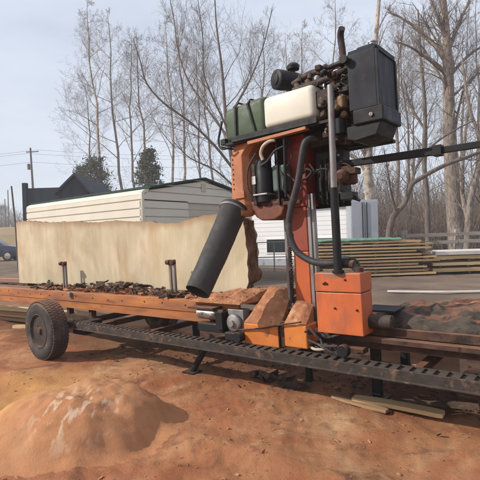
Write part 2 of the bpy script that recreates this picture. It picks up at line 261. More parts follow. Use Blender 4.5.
# ------------------------------------------------------------------ mesh builder
class MB:
    def __init__(s): s.v = []; s.f = []
    def add(s, vs, fs):
        o = len(s.v); s.v += [V(x) for x in vs]; s.f += [tuple(i+o for i in f) for f in fs]; return s
    def box(s, x0, x1, y0, y1, z0, z1, mtx=None):
        vs = [V((x, y, z)) for x in (x0, x1) for y in (y0, y1) for z in (z0, z1)]
        if mtx: vs = [mtx @ p for p in vs]
        return s.add(vs, [(0, 1, 3, 2), (4, 6, 7, 5), (0, 4, 5, 1), (2, 3, 7, 6), (0, 2, 6, 4), (1, 5, 7, 3)])
    def prism(s, poly, a0, a1, axis='Y'):       # polygon in the plane across `axis`, extruded from a0 to a1
        k = len(poly)
        def mk(p, w): return {'Y': V((p[0], w, p[1])), 'X': V((w, p[0], p[1])), 'Z': V((p[0], p[1], w))}[axis]
        vs = [mk(p, a0) for p in poly]+[mk(p, a1) for p in poly]
        return s.add(vs, [tuple(range(k)), tuple(range(2*k-1, k-1, -1))]+[(i, i+k, (i+1) % k+k, (i+1) % k) for i in range(k)])
    def tube(s, pts, r, n=10, caps=True):
        pts = [V(p) for p in pts]; rs = r if isinstance(r, (list, tuple)) else [r]*len(pts)
        o = len(s.v); prev = None
        for i, p in enumerate(pts):
            d = (pts[min(i+1, len(pts)-1)]-pts[max(i-1, 0)]).normalized()
            if prev is None:
                q = d.orthogonal().normalized()
            else:
                q = (prev - d*prev.dot(d))
                q = q.normalized() if q.length > 1e-5 else d.orthogonal().normalized()
            prev = q; w = d.cross(q)
            for k in range(n):
                t = 2*math.pi*k/n; s.v.append(p+(q*math.cos(t)+w*math.sin(t))*rs[i])
        for i in range(len(pts)-1):
            for k in range(n):
                s.f.append((o+i*n+k, o+i*n+(k+1) % n, o+(i+1)*n+(k+1) % n, o+(i+1)*n+k))
        if caps:
            s.f.append(tuple(o+k for k in range(n-1, -1, -1))); s.f.append(tuple(o+(len(pts)-1)*n+k for k in range(n)))
        return s
    def lathe(s, prof, c, axis, n=32):           # prof: (distance along axis, radius)
        axis = V(axis).normalized(); q = axis.orthogonal().normalized(); w = axis.cross(q); o = len(s.v); c = V(c)
        for (d, r) in prof:
            for k in range(n):
                t = 2*math.pi*k/n; s.v.append(c+axis*d+(q*math.cos(t)+w*math.sin(t))*r)
        for i in range(len(prof)-1):
            for k in range(n): s.f.append((o+i*n+k, o+i*n+(k+1) % n, o+(i+1)*n+(k+1) % n, o+(i+1)*n+k))
        s.f.append(tuple(o+k for k in range(n-1, -1, -1))); s.f.append(tuple(o+(len(prof)-1)*n+k for k in range(n)))
        return s
    def build(s, name, m, parent=None, bevel=0, smooth=False, org=None, seg=2, tm=None):
        og = V(org) if org else (V(parent['org']) if parent is not None else V((0, 0, 0)))
        me = bpy.data.meshes.new(name); me.from_pydata([tuple(p-og) for p in s.v], [], s.f); me.update()
        bm = bmesh.new(); bm.from_mesh(me); bmesh.ops.recalc_face_normals(bm, faces=bm.faces)
        if bevel: bmesh.ops.bevel(bm, geom=list(bm.edges), offset=bevel, segments=seg, profile=.5, affect='EDGES', clamp_overlap=True)
        bm.to_mesh(me); bm.free()
        if smooth:
            me.polygons.foreach_set('use_smooth', [True]*len(me.polygons)); me.set_sharp_from_angle(angle=math.radians(38))
        me.materials.append(M[m] if isinstance(m, str) else m)
        o = bpy.data.objects.new(name, me); COL.objects.link(o); o['org'] = list(og)
        if parent is not None: o.parent = parent
        elif tm is not None: o.matrix_world = tm @ Matrix.Translation(og)
        else: o.location = og
        return o
def smooth_path(pts, k=6):
    pts = [V(p) for p in pts]; out = []
    P = [pts[0]*2-pts[1]]+pts+[pts[-1]*2-pts[-2]]
    for i in range(1, len(P)-2):
        for j in range(k):
            t = j/k; p0, p1, p2, p3 = P[i-1], P[i], P[i+1], P[i+2]
            out.append(.5*((2*p1)+(p2-p0)*t+(2*p0-5*p1+4*p2-p3)*t*t+(3*p1-p0-3*p2+p3)*t**3))
    out.append(pts[-1]); return out
def tag(o, label=None, cat=None, group=None, kind=None):
    if label: o['label'] = label
    if cat: o['category'] = cat
    if group: o['group'] = group
    if kind: o['kind'] = kind
    return o
def empty(name, org, tm=None):
    o = bpy.data.objects.new(name, None); COL.objects.link(o); o.empty_display_size = .2; o['org'] = list(org)
    o.matrix_world = (tm or Matrix()) @ Matrix.Translation(V(org)); return o
def sheet_box(mb, x0, x1, y0, y1, z0, z1): return mb.box(x0, x1, y0, y1, z0, z1)

# ------------------------------------------------------------------ ground
def sstep(a_, b_, x):
    t = min(max((x-a_)/(b_-a_), 0), 1); return t*t*(3-2*t)
TI = T.inverted()
def gheight(x, y):
    lat = RIGHT.x*x+RIGHT.y*y; dep = FW.x*x+FW.y*y
    # near plane tilts with the mill
    k = 1-sstep(9, 16, math.hypot(lat, dep))
    z = .029*lat*k
    far = sstep(34, 75, dep)*sstep(10, -25, lat+dep*.18)
    z += far*4.0 + sstep(60, 200, dep)*3
    d = math.hypot(lat, dep)
    a1 = .035*noise.noise(V((x*.8, y*.8, 1)))+.028*noise.noise(V((x*2.1, y*2.1, 4)))+.016*noise.noise(V((x*5, y*5, 2)))
    if d < 9: a1 += .012*noise.noise(V((x*12, y*12, 7)))+.006*noise.noise(V((x*28, y*28, 7)))
    # flat where the wheel and the legs stand; ruts in front of the mill
    p = TI @ V((x, y, z))
    calm = sstep(.15, .6, math.hypot(p.x+5.50, p.y-2.75))
    z += a1*calm*(1 if d < 12 else .6)
    if p.y < 2.6: z += -.035*math.exp(-((p.y-1.9+.12*math.sin(p.x*1.3))/.14)**2)*calm + .02*math.exp(-((p.y-2.18)/.1)**2)*calm
    return z
def make_ground():
    nr, na = 330, 420; vs = []; fs = []
    rr = [0.8*(520/.8)**((i/(nr-1))**1.25) for i in range(nr)]
    base = math.atan2(FW.y, FW.x); an = []
    for j in range(na):
        t = j/na*2-1; an.append(base+math.pi*(.28*t+.72*t**3))   # denser ahead
    vs.append((0, 0, 0))
    for r in rr:
        for t in an: x = r*math.cos(t); y = r*math.sin(t); vs.append((x, y, gheight(x, y)))
    for j in range(na): fs.append((0, 1+j, 1+(j+1) % na))
    for i in range(nr-1):
        for j in range(na):
            k = 1+i*na; fs.append((k+j, k+na+j, k+na+(j+1) % na, k+(j+1) % na))
    mb = MB(); mb.v = [V(q) for q in vs]; mb.f = fs
    o = mb.build('ground', 'ground', smooth=False); o.data.polygons.foreach_set('use_smooth', [True]*len(o.data.polygons))
    tag(o, kind='structure')
make_ground()

# clay mound in the foreground
def mound_mat():
    m = M['ground'].copy(); m.name = 'mound_clay'
    N = m.node_tree.nodes; L = m.node_tree.links
    p = [x for x in N if x.type == 'BSDF_PRINCIPLED'][0]; src = p.inputs['Base Color'].links[0].from_socket
    t = N.new('ShaderNodeTexCoord')
    def nt(sc, d, st):
        w = N.new('ShaderNodeMapping'); w.inputs['Scale'].default_value = st; L.new(t.outputs['Object'], w.inputs[0])
        q = N.new('ShaderNodeTexNoise'); q.inputs['Scale'].default_value = sc; q.inputs['Detail'].default_value = 5; q.inputs['Distortion'].default_value = d
        L.new(w.outputs[0], q.inputs[0]); return q.outputs['Fac']
    base = N.new('ShaderNodeMixRGB'); base.inputs[0].default_value = .6; base.inputs[2].default_value = (.46, .22, .105, 1); L.new(src, base.inputs[1])
    def rmp(src_, lo, hi):
        r = N.new('ShaderNodeValToRGB'); r.color_ramp.elements[0].position = lo; r.color_ramp.elements[1].position = hi; L.new(src_, r.inputs[0]); return r.outputs[0]
    f = rmp(nt(11, .3, (1.3, .6, .6)), .53, .61)
    s = N.new('ShaderNodeVectorMath'); s.operation = 'DISTANCE'; L.new(t.outputs['Object'], s.inputs[0]); s.inputs[1].default_value = (.06, -.27, .25)
    mr = N.new('ShaderNodeMapRange'); mr.inputs[1].default_value = .18; mr.inputs[2].default_value = .40; mr.inputs[3].default_value = .85; mr.inputs[4].default_value = 0; L.new(s.outputs['Value'], mr.inputs[0])
    mm = N.new('ShaderNodeMath'); mm.operation = 'MULTIPLY'; L.new(f, mm.inputs[0]); L.new(mr.outputs[0], mm.inputs[1])
    x = N.new('ShaderNodeMixRGB'); x.inputs[2].default_value = (.64, .45, .31, 1); L.new(base.outputs[0], x.inputs[1]); L.new(mm.outputs[0], x.inputs[0])
    # ochre on the left shoulder
    y = N.new('ShaderNodeMixRGB'); y.inputs[2].default_value = (.60, .34, .10, 1); L.new(x.outputs[0], y.inputs[1])
    s2 = N.new('ShaderNodeVectorMath'); s2.operation = 'DISTANCE'; L.new(t.outputs['Object'], s2.inputs[0]); s2.inputs[1].default_value = (-.95, 0, .05)
    m2 = N.new('ShaderNodeMapRange'); m2.inputs[1].default_value = .2; m2.inputs[2].default_value = .62; m2.inputs[3].default_value = .8; m2.inputs[4].default_value = 0; L.new(s2.outputs['Value'], m2.inputs[0])
    L.new(m2.outputs[0], y.inputs[0])
    L.new(y.outputs[0], p.inputs['Base Color'])
    for q in N:
        if q.type == 'BUMP' : q.inputs['Strength'].default_value *= .6
    return m
def make_mound():
    M['mound'] = mound_mat()
    c = V((-3.16, 1.86, 0)); c.z = gheight(c.x, c.y)
    mb = MB(); nr, na = 50, 110; mb.v.append(V((0, 0, .33)))
    def hh(r, t, lx, ly):
        wl = sstep(-.55, .75, -math.cos(t)*.8-math.sin(t)*-.2)
        hl = .33*(1-sstep(.15, 1.0, r)); hr_ = .25*max(0, 1-(r/.80)**2.2)**1.15+.08*(1-sstep(.45, 1, r)); h = (hl*wl+hr_*(1-wl)) if r < 1 else 0
        # step on the right shoulder, folds
        h *= 1-.2*max(0, math.sin(t*1.0-.3))*r**2
        q = V((lx*3, ly*3, 3)); h += .012*noise.noise(q)*(1-r**4)+.007*noise.noise(q*3.2)*(1-r**6)+.0035*noise.noise(q*9)
        rg = lx*.9+ly*.25; h += .006*math.sin(rg*24+noise.noise(q)*5)*sstep(.25, .5, lx)*sstep(1, .7, r)
        return h
    for i in range(1, nr+1):
        r = i/nr*1.06
        for j in range(na):
            t = 2*math.pi*j/na
            R = 1+.10*noise.noise(V((math.cos(t)*1.2, math.sin(t)*1.2, 9)))+.03*noise.noise(V((math.cos(t)*4, math.sin(t)*4, 2)))
            sx = .84+.25*(.5-.5*math.cos(t))**1.5
            lx = r*R*sx*math.cos(t); ly = r*R*.80*math.sin(t)
            w = RIGHT*lx+FW*ly; gz = gheight(c.x+w.x, c.y+w.y)-c.z
            hv = hh(min(r, 1), t, lx, ly) if r < 1 else -.03*(r-1)/.06
            k = sstep(.7, 1, r)
            mb.v.append(V((lx, ly, hv+gz*1-.004)))
    for j in range(na): mb.f.append((0, 1+j, 1+(j+1) % na))
    for i in range(nr-1):
        for j in range(na): k = 1+i*na; mb.f.append((k+j, k+na+j, k+na+(j+1) % na, k+(j+1) % na))
    o = mb.build('clay_mound', 'mound'); o.data.polygons.foreach_set('use_smooth', [True]*len(o.data.polygons)); o.location = c; o.rotation_euler = (0, 0, math.atan2(RIGHT.y, RIGHT.x))
    tag(o, 'smooth rounded mound of orange clay with chalky white patches in the left foreground', 'mound')
make_mound()

# ------------------------------------------------------------------ sawmill bed
bed = tag(empty('sawmill_bed', (-4.2, 3.5, 0), T), 'long weathered orange sawmill bed on a road wheel, carrying the big log slab', 'sawmill bed')
def ribbed_beam(name, y0, x0, x1, z0, z1):
    zm = z0+(z1-z0)*.44
    poly = [(y0+.012, z0), (y0+.012, zm-.006), (y0, zm+.004), (y0, z1), (y0+.11, z1), (y0+.11, z1-.012), (y0+.03, z1-.012), (y0+.03, z0+.012), (y0+.09, z0+.012), (y0+.09, z0)]
    return MB().prism(poly, x0, x1, 'X').build(name, 'orange_beam', bed, bevel=.003)
ribbed_beam('front_beam', 3.10, -10.5, -2.60, .575, .79)
MB().box(-10.5, -2.3, 4.15, 4.26, .575, .79).build('rear_beam', 'orange_beam', bed, bevel=.006)
MB().box(-1.95, 1.6, 3.10, 3.17, .562, .597).box(-1.95, 1.6, 3.165, 3.172, .50, .562).build('front_angle_rail', 'rust', bed, bevel=.003)
# thin edge strip capping the beam, bolts
for i in range(22): MB().lathe([(0, .008), (.006, .008), (.008, .005)], (-10.1+i*.34+rnd.uniform(-.06, .06), 3.10, .745+rnd.uniform(-.02, .012)), (0, -1, 0), 8).build('bolt', 'rust', bed)
e = MB().tube([(-2.93, 3.098, .62), (-2.93, 3.09, .62)], .022, 16); e.box(-2.965, -2.895, 3.094, 3.099, .585, .655); e.build('round_bracket', 'rust', bed)
for i in range(9):
    x = -9.9+i*.93
    MB().box(x, x+.08, 3.215, 4.145, .60, .775).build('cross_member', 'rust', bed, bevel=.004)
MB().box(-1.75, 1.6, 3.20, 4.1, .52, .60).build('deck', 'rust', bed, bevel=.006)
# toothed track
tr = MB().box(-5.3, 1.8, 2.885, 2.90, .385, .457).box(-5.3, 1.8, 3.0, 3.015, .385, .457).box(-5.3, 1.8, 2.90, 3.0, .438, .445).box(-5.3, 1.8, 2.865, 2.885, .38, .392)
tk = tr.build('side_track', 'track', bed, bevel=.003)
rung0 = None; x = -5.2
while x < 1.75:
    if rung0 is None: rung0 = ru = MB().box(x, x+.048, 2.901, 2.999, .446, .462).build('track_rung', 'track', bed, bevel=.004)
    else: ru = rung0.copy(); COL.objects.link(ru); ru.parent = bed
    ru.location.x = x+5.2+rnd.uniform(-.004, .004); x += .078
# far track
MB().box(-5.3, 1.8, 4.36, 4.42, .36, .46).build('far_track', 'track', bed, bevel=.003)
# outriggers tying track to bed
for x in (-4.85, -3.9, -2.95, -2.0, -1.05, -.1):
    MB().box(x, x+.06, 3.02, 4.36, .37, .43).build('outrigger', 'rust', bed, bevel=.004)
# legs
for (x, y) in ((-1.50, 3.52), (-.42, 3.52), (-1.5, 4.2), (-4.3, 4.2), (-2.45, 4.25)):
    MB().box(x-.035, x+.035, y-.035, y+.035, .0, .57).box(x-.09, x+.09, y-.09, y+.09, -.03, .012).build('leg', 'black', bed, bevel=.004)
MB().box(-2.12, -2.07, 3.4, 3.45, .06, .60).build('leg', 'black', bed, bevel=.004)
MB().tube([(-3.05, 3.2, .42), (-3.36, 3.2, .03)], .032, 8).box(-3.45, -3.29, 3.13, 3.27, -.01, .03).build('jack_leg', 'black', bed)
# axle, springs
MB().tube([(-5.50, 2.98, .365), (-5.50, 4.5, .365)], .04, 12).box(-5.75, -5.1, 3.16, 3.22, .42, .48).box(-5.72, -5.66, 3.155, 3.225, .45, .585).box(-5.18, -5.12, 3.155, 3.225, .45, .585).build('axle', 'rust', bed)
MB().box(-5.20, -4.95, 2.93, 3.2, .30, .46).tube([(-5.05, 3.0, .40), (-4.2, 3.0, .43)], .028, 8).build('axle_bracket', 'black', bed, bevel=.01)
def wheel(yc, sgn):
    R = .365; cx = V((-5.50, yc, R)); ax = V((0, sgn, 0))
    prof = [(-.105, .215), (-.118, .25), (-.12, .30), (-.108, .335), (-.09, .355), (-.06, .363), (0, .366), (.06, .363), (.09, .355), (.108, .335), (.12, .30), (.118, .25), (.105, .215), (.07, .20), (-.07, .20), (-.105, .215)]
    t = MB().lathe(prof, cx, ax, 72).build('tyre', 'tyre', bed, smooth=True)
    g = MB()
    for k in range(56):
        an = 2*math.pi*k/56
        for (d0, d1, off, rr_) in ((-.098, -.05, 0, .3625), (-.04, -.006, .5, .3665), (.006, .04, 0, .3665), (.05, .098, .5, .3625)):
            aa = an+off*2*math.pi/56
            mt = Matrix.Translation(cx) @ Matrix.Rotation(aa, 4, 'Y')
            g.box(-.014, .014, d0*1.0, d1*1.0, rr_-.012, rr_+.006, mt)
    g.build('tread', 'tyre', t)
    f = MB().lathe([(.085, .205), (.11, .216), (.113, .205), (.09, .19), (.05, .175), (.02, .165), (.025, .11), (.045, .075), (.05, .06), (.02, .05)], cx, ax, 48).build('rim', 'track', bed, smooth=True)
    h = MB().lathe([(.02, .055), (.075, .05), (.105, .04), (.11, .02)], cx, ax, 24)
    for k in range(5):
        an = 2*math.pi*k/5+.3; q = cx+V((math.cos(an)*.082, 0, math.sin(an)*.082)); h.lathe([(.03, .011), (.062, .011), (.065, .008)], q, ax, 6)
    h.build('hub', 'rust', f, smooth=True)
wheel(2.745, -1); wheel(4.62, 1)
# log stops on the bed edge
for x in (-5.88, -3.63):
    s = MB()
    for dx in (-.032, .032): s.box(x+dx-.014, x+dx+.014, 3.23, 3.26, .78, 1.16)
    s.build('log_stop', 'steel', bed, bevel=.003)
    MB().lathe([(0, .028), (.05, .028), (.055, .02)], (x-.055, 3.215, 1.165), (1, 0, 0), 14).lathe([(0, .028), (.05, .028), (.055, .02)], (x+.03, 3.2, 1.16), (0, 1, 0), 14).box(x-.04, x+.04, 3.225, 3.265, 1.13, 1.19).build('stop_knob', 'rust', bed, bevel=.003)
# small bracket above the wheel, box pieces on the beam
MB().box(-5.52, -5.46, 3.06, 3.099, .73, .79).build('lug', 'steel', bed, bevel=.004)
# crank gear at the head end of the beam
MB().box(-3.13, -2.80, 2.96, 3.09, .735, .755).build('motor_shelf', 'rust', bed, bevel=.004)
mo = MB().lathe([(0, .03), (.02, .055), (.22, .055), (.25, .045), (.26, .02)], (-3.05, 3.03, .69), (1, 0, 0), 24).build('winch_motor', 'silver', bed, smooth=True)
MB().lathe([(0, .045), (.07, .045), (.08, .02)], (-2.79, 3.03, .69), (1, 0, 0), 20).box(-2.78, -2.70, 2.97, 3.09, .56, .72).build('gearbox', 'black', bed, bevel=.008)
MB().box(-3.05, -2.72, 3.0, 3.09, .52, .60).build('support_bracket', 'black', bed, bevel=.01)
g = MB().lathe([(0, .075), (.03, .08), (.04, .07), (.05, .03), (.07, .03)], (-2.60, 3.04, .625), (0, -1, 0), 28).box(-2.69, -2.51, 3.045, 3.14, .50, .74).build('feed_motor', 'steel', bed, bevel=.003)
MB().box(-2.68, -2.50, 2.97, 3.05, .47, .545).build('feed_block', 'black', bed, bevel=.01)
# ------------------------------------------------------------------ the big slab
def make_slab():
    top = [(-7.70, 1.855), (-7.53, 1.862), (-7.18, 1.853), (-6.85, 1.81), (-6.54, 1.782), (-5.9, 1.755), (-5.33, 1.70), (-4.9, 1.70), (-4.56, 1.665), (-4.17, 1.64), (-3.9, 1.60), (-3.65, 1.595),
           (-3.49, 1.628), (-3.26, 1.642), (-3.05, 1.646), (-2.85, 1.63), (-2.73, 1.565)]
    def tz(x):
        for (x0, z0), (x1, z1) in zip(top, top[1:]):
            if x0 <= x <= x1: return z0+(z1-z0)*(x-x0)/(x1-x0)
        return top[0][1] if x < top[0][0] else top[-1][1]
    nx, nz, ny = 220, 26, 10; front = []; o = MB(); bottom = .83
    def pt(i, k, j):
        x = -7.70+4.95*i/nx
        zt = tz(x)+.012*noise.noise(V((x*9, 0, 0)))+.006*noise.noise(V((x*31, 0, j*.7)))
        t = k/nz; z = bottom+(zt-bottom)*t
        s = j/ny; y = 3.42+.15*s
        # live edges: right end bulges and the top rolls back
        if i == nx: pass
        y += (.012*noise.noise(V((x*4, 3, z*4))) if j == ny else 0)
        z -= .05*s*s*(1 if k == nz else 0)*(1+noise.noise(V((x*3, 1, 8))))
        z += (.012*noise.noise(V((x*14, j*1.3, 2))) if k == nz and 0 < j else 0)
        if i == nx:
            x += .03*math.sin(t*3.14)+.02*s*(1+.8*noise.noise(V((1, s*3, z*5))))+.03*noise.noise(V((3, s*6, z*11)))
            if .12 < t < .34: x += .06*s*math.sin((t-.12)/.22*3.14)
            if t < .12: x -= .05*s
        if i == 0: x += .02*noise.noise(V((3, s*6, z*5)))+.02*t
        return V((x, y, z))
    # surfaces: front (j=0), back, top, bottom, ends
    def grid(f, na_, nb_):
        b0 = len(o.v)
        for p in range(na_+1):
            for q in range(nb_+1): o.v.append(f(p, q))
        for p in range(na_):
            for q in range(nb_): k = b0+p*(nb_+1)+q; o.f.append((k, k+nb_+1, k+nb_+2, k+1))
    grid(lambda i, k: pt(i, k, 0), nx, nz); nf = len(o.f)
    grid(lambda i, k: pt(i, k, ny), nx, nz)
    grid(lambda i, j: pt(i, nz, j), nx, ny); grid(lambda i, j: pt(i, 0, j), nx, ny)
    grid(lambda k, j: pt(0, k, j), nz, ny); nl = len(o.f); grid(lambda k, j: pt(nx, k, j), nz, ny)
    og = V((-5.2, 3.55, .83)); ob = o.build('log_slab', 'logface', org=og, tm=T)
    me = ob.data; me.materials.append(M['logbark'])
    for f in me.polygons:
        c = f.center+og
        if c.y > 3.4205 and not (c.y > 3.56): f.material_index = 1
        if c.x < -7.6 and c.y > 3.421: f.material_index = 0
    at_ = me.attributes.new('rim', 'FLOAT', 'POINT')
    for i_, vv in enumerate(me.vertices):
        q = vv.co+og; dz_ = tz(q.x)-q.z; w_ = .05+.04*noise.noise(V((q.x*2.5, 0, 5)))+.03*noise.noise(V((q.x*11, 0, 2)))
        at_.data[i_].value = max(0, min(1, 1-dz_/max(w_*2, .01)))
    bm = bmesh.new(); bm.from_mesh(me); bmesh.ops.remove_doubles(bm, verts=bm.verts, dist=.0005); bmesh.ops.recalc_face_normals(bm, faces=bm.faces); bm.to_mesh(me); bm.free()
    tag(ob, 'huge cream sawn log slab standing on edge along the mill bed, wavy bark top', 'log')
make_slab()
# ------------------------------------------------------------------ bark scraps on the bed
def scrap_mesh(r_, L, Wd, Hh, seed):
    mb = MB(); n_ = 7; k_ = 6
    for i in range(n_+1):
        t = i/n_-.5
        for j in range(k_):
            an = 2*math.pi*j/k_; s = (1-abs(t*2)**4*.45)*(.75+.5*noise.noise(V((i*1.7, j*2.3, seed))))
            q = V((t*L, math.cos(an)*Wd*s/2, math.sin(an)*Hh*s/2))
            q += V((noise.noise(q*23+V((seed, 0, 0))), noise.noise(q*23+V((0, seed, 0))), noise.noise(q*17+V((0, 0, seed)))))*Hh*1.6; mb.v.append(q)
    for i in range(n_):
        for j in range(k_): mb.f.append((i*k_+j, i*k_+(j+1) % k_, (i+1)*k_+(j+1) % k_, (i+1)*k_+j))
    mb.f.append(tuple(range(k_-1, -1, -1))); mb.f.append(tuple(n_*k_+j for j in range(k_)))
    return mb
def heap(name, seedv, spots, m, label, kind='stuff', cat='debris'):
    o = MB(); r = random.Random(seedv)
    for (p, L, Wd, Hh) in spots:
        s = scrap_mesh(r, L, Wd, Hh, r.random()*90); mt = Matrix.Translation(p) @ Matrix.Rotation(r.uniform(-.7, .7)+(0 if r.random() < .8 else 1.2), 4, 'Z') @ Matrix.Rotation(r.uniform(-.25, .25), 4, 'Y')
        o.add([mt @ q for q in s.v], s.f)
    ob = o.build(name, m, org=spots[0][0]*1.0 if True else None, tm=T); tag(ob, label, cat, kind=kind); return ob
r = random.Random(3)
sp = []
for i in range(230):
    x = r.uniform(-6.9, -3.2); dens = .35+.65*math.exp(-((x+4.7)/.8)**2)
    if r.random() > dens: continue
    sp.append((V((x, r.uniform(3.16, 3.39), .80+abs(r.gauss(0, .028))+.05*math.exp(-((x+4.75)/.5)**2))), r.uniform(.05, .22), r.uniform(.02, .06), r.uniform(.01, .035)))
heap('bark_scraps', 4, sp, 'bark', 'loose dark bark scraps littering the bed in front of the slab')
sp = [(V((r.uniform(-6.6, -3.1), r.uniform(3.15, 3.39), .80+abs(r.gauss(0, .02)))), r.uniform(.05, .2), r.uniform(.02, .06), r.uniform(.01, .03)) for i in range(130)]
heap('sawdust_lumps', 5, sp, 'dust', 'reddish clods of sawdust mixed among bark on the bed')
# support beneath the scraps
MB().box(-10.5, -2.75, 3.215, 3.41, .745, .792).build('edge_plank', 'rust', bed, bevel=.003)
MB().box(-10.5, -2.75, 3.72, 4.14, .745, .785).build('bed_plank', 'rust', bed, bevel=.003)
for i in range(8):
    x = -7.5+i*.66
    MB().box(x, x+.1, 3.42, 3.71, .765, .828).build('bunk', 'rust', bed, bevel=.003)

# ------------------------------------------------------------------ saw head
hd = tag(empty('saw_head', (-2.0, 3.25, .45), T), 'tall orange saw head with diesel engine, fuel tanks and radiator riding on the track', 'saw head')
def B(name, m, *bx, bevel=.006, parent=hd, smooth=False, seg=2):
    mb = MB()
    for q in bx: mb.box(*q)
    return mb.build(name, m, parent, bevel=bevel, smooth=smooth, seg=seg)
# mast
B('mast', 'orange', (-2.075, -1.925, 3.25, 3.42, .46, 1.238), bevel=.008)
B('upper_mast', 'shade_red', (-2.077, -1.923, 3.248, 3.422, 1.241, 1.62), bevel=.008)  # same mast, darker red stands in for the shade on this stretch
B('mast_sleeve', 'red', (-2.085, -1.90, 3.235, 3.43, 1.62, 2.26), bevel=.01)
B('guide_rail', 'steel', (-1.915, -1.885, 3.245, 3.29, .52, 1.72), (-1.872, -1.852, 3.245, 3.29, .52, 1.72), bevel=.003)
B('guide_rail', 'steel', (-2.155, -2.125, 3.245, 3.29, .50, 1.72), bevel=.003)
B('rear_mast', 'red', (-1.86, -1.74, 3.5, 3.62, 1.65, 2.2), bevel=.008)
ch = MB()
for i in range(34): ch.box(-2.115+(.004 if i % 2 else 0), -2.085-(.004 if i % 2 else 0), 3.215+(0 if i % 2 else .004), 3.245, .80+i*.0185, .80+i*.0185+.014)
ch.build('lift_chain', 'iron', hd)
MB().lathe([(0, .012), (.07, .012)], (-2.10, 3.235, .74), (0, 0, 1), 10).box(-2.14, -2.05, 3.20, 3.25, .745, .765).build('chain_anchor', 'silver', hd)
B('mast_foot', 'orange', (-2.13, -1.86, 3.19, 3.249, .50, .60), (-1.86, -1.80, 3.10, 3.43, .52, .62), bevel=.006)
# carriage under frame
B('carriage_frame', 'rust', (-2.62, -1.40, 3.06, 3.16, .475, .515), (-2.62, -1.40, 3.95, 4.05, .475, .555), (-1.70, -1.62, 3.16, 3.95, .48, .55), (-2.45, -2.37, 3.16, 3.95, .48, .55), bevel=.004)
for (x, y) in ((-2.5, 2.95), (-1.5, 2.95)):
    MB().lathe([(-.03, .042), (-.02, .047), (.02, .047), (.03, .042)], (x, y, .52), (0, 1, 0), 20).build('track_roller', 'black', hd)
# control box
bx_ = B('control_box', 'orange', (-1.735, -1.362, 3.0, 3.19, .625, .935), bevel=.006)
B('box_lid', 'stained_lid', (-1.738, -1.359, 2.997, 3.193, .941, 1.085), bevel=.008)
B('lid_seam', 'rust', (-1.728, -1.368, 3.006, 3.184, .930, .945), bevel=.001)
hk = MB()
for (x, z) in ((-1.645, 1.01), (-1.48, 1.035), (-1.575, .82), (-1.40, .815)):
    hk.lathe([(0, .008), (.008, .008), (.01, .004)], (x, 2.998, z), (0, -1, 0), 10)
hk.box(-1.665, -1.625, 2.989, 2.996, .995, 1.008)
hk.build('box_latch', 'black', hd)
# dust smear across the lid front edge
# blade guards with packed sawdust
def frus(name, m, x0, x1, z0, z1, y0, y1, zt, yt, xi0, xi1):
    mb = MB(); mb.box(x0, x1, y0, y1, z0, z1); return mb.build(name, m, hd, bevel=.012, seg=3)
frus('blade_guard', 'yorange', -2.475, -2.085, .455, .64, 3.0, 3.19, 0, 0, 0, 0)
frus('blade_guard', 'yorange', -2.045, -1.83, .48, .67, 2.99, 3.16, 0, 0, 0, 0)
def lump(name, m, corners, nx=22, ny=18, amp=.015, sd=0, parent=hd):
    # sloped heap over four top corners: (front left, front right, back right, back left)
    mb = MB(); fl, fr, br, bl = [V(c_) for c_ in corners]
    for i in range(nx+1):
        for j in range(ny+1):
            s, t = i/nx, j/ny; p = (fl*(1-s)+fr*s)*(1-t)+(bl*(1-s)+br*s)*t
            e_ = min(s, 1-s, t*2, 1)*4; p.z += .03*min(1, e_)*math.sin(t*3.14)+.012*math.sin(s*3.14)*min(1, t*4+.3)+.012*noise.noise(p*6+V((sd, 3, 0)))+amp*(noise.noise(p*11+V((sd, 0, 0)))+.5*noise.noise(p*30))*min(1, e_+.3); mb.v.append(p)
    k0 = len(mb.v)
    for i in range(nx):
        for j in range(ny): k = i*(ny+1)+j; mb.f.append((k, k+ny+1, k+ny+2, k+1))
    ring = [i*(ny+1) for i in range(nx+1)]+[nx*(ny+1)+j for j in range(1, ny+1)]+[i*(ny+1)+ny for i in range(nx-1, -1, -1)]+[j for j in range(ny-1, 0, -1)]
    zb = min(c_[2] for c_ in corners)-.01
    for q in ring: p = mb.v[q].copy(); p.z = zb; mb.v.append(p)
    L_ = len(ring)
    for q in range(L_): mb.f.append((ring[q], ring[(q+1) % L_], k0+(q+1) % L_, k0+q))
    mb.f.append(tuple(k0+q for q in range(L_)))
    return mb.build(name, m, parent, smooth=True)
g1 = lump('guard_hood', 'dust', [(-2.47, 3.005, .642), (-2.09, 3.005, .642), (-2.16, 3.34, .90), (-2.42, 3.34, .915)], 34, 26, .022, sd=3)
g2 = lump('guard_hood', 'dust', [(-2.04, 2.995, .672), (-1.835, 2.995, .672), (-1.88, 3.20, .80), (-2.04, 3.20, .83)], 12, 10, sd=8)
g3 = lump('sawdust_plate', 'dust', [(-3.22, 3.02, .80), (-2.52, 3.02, .80), (-2.45, 3.40, .90), (-2.95, 3.40, .84)], 60, 26, .02, 5)
B('guard_bracket', 'rust', (-2.082, -2.048, 3.0, 3.05, .47, .68), bevel=.003)
MB().tube([(-2.52, 2.985, .575), (-2.25, 2.975, .615), (-2.06, 2.97, .66), (-1.86, 2.965, .70)], .007, 8).build('tension_rod', 'rust', hd)
B('guard_strap', 'black', (-2.10, -2.088, 2.985, 3.2, .45, .655), bevel=.002)
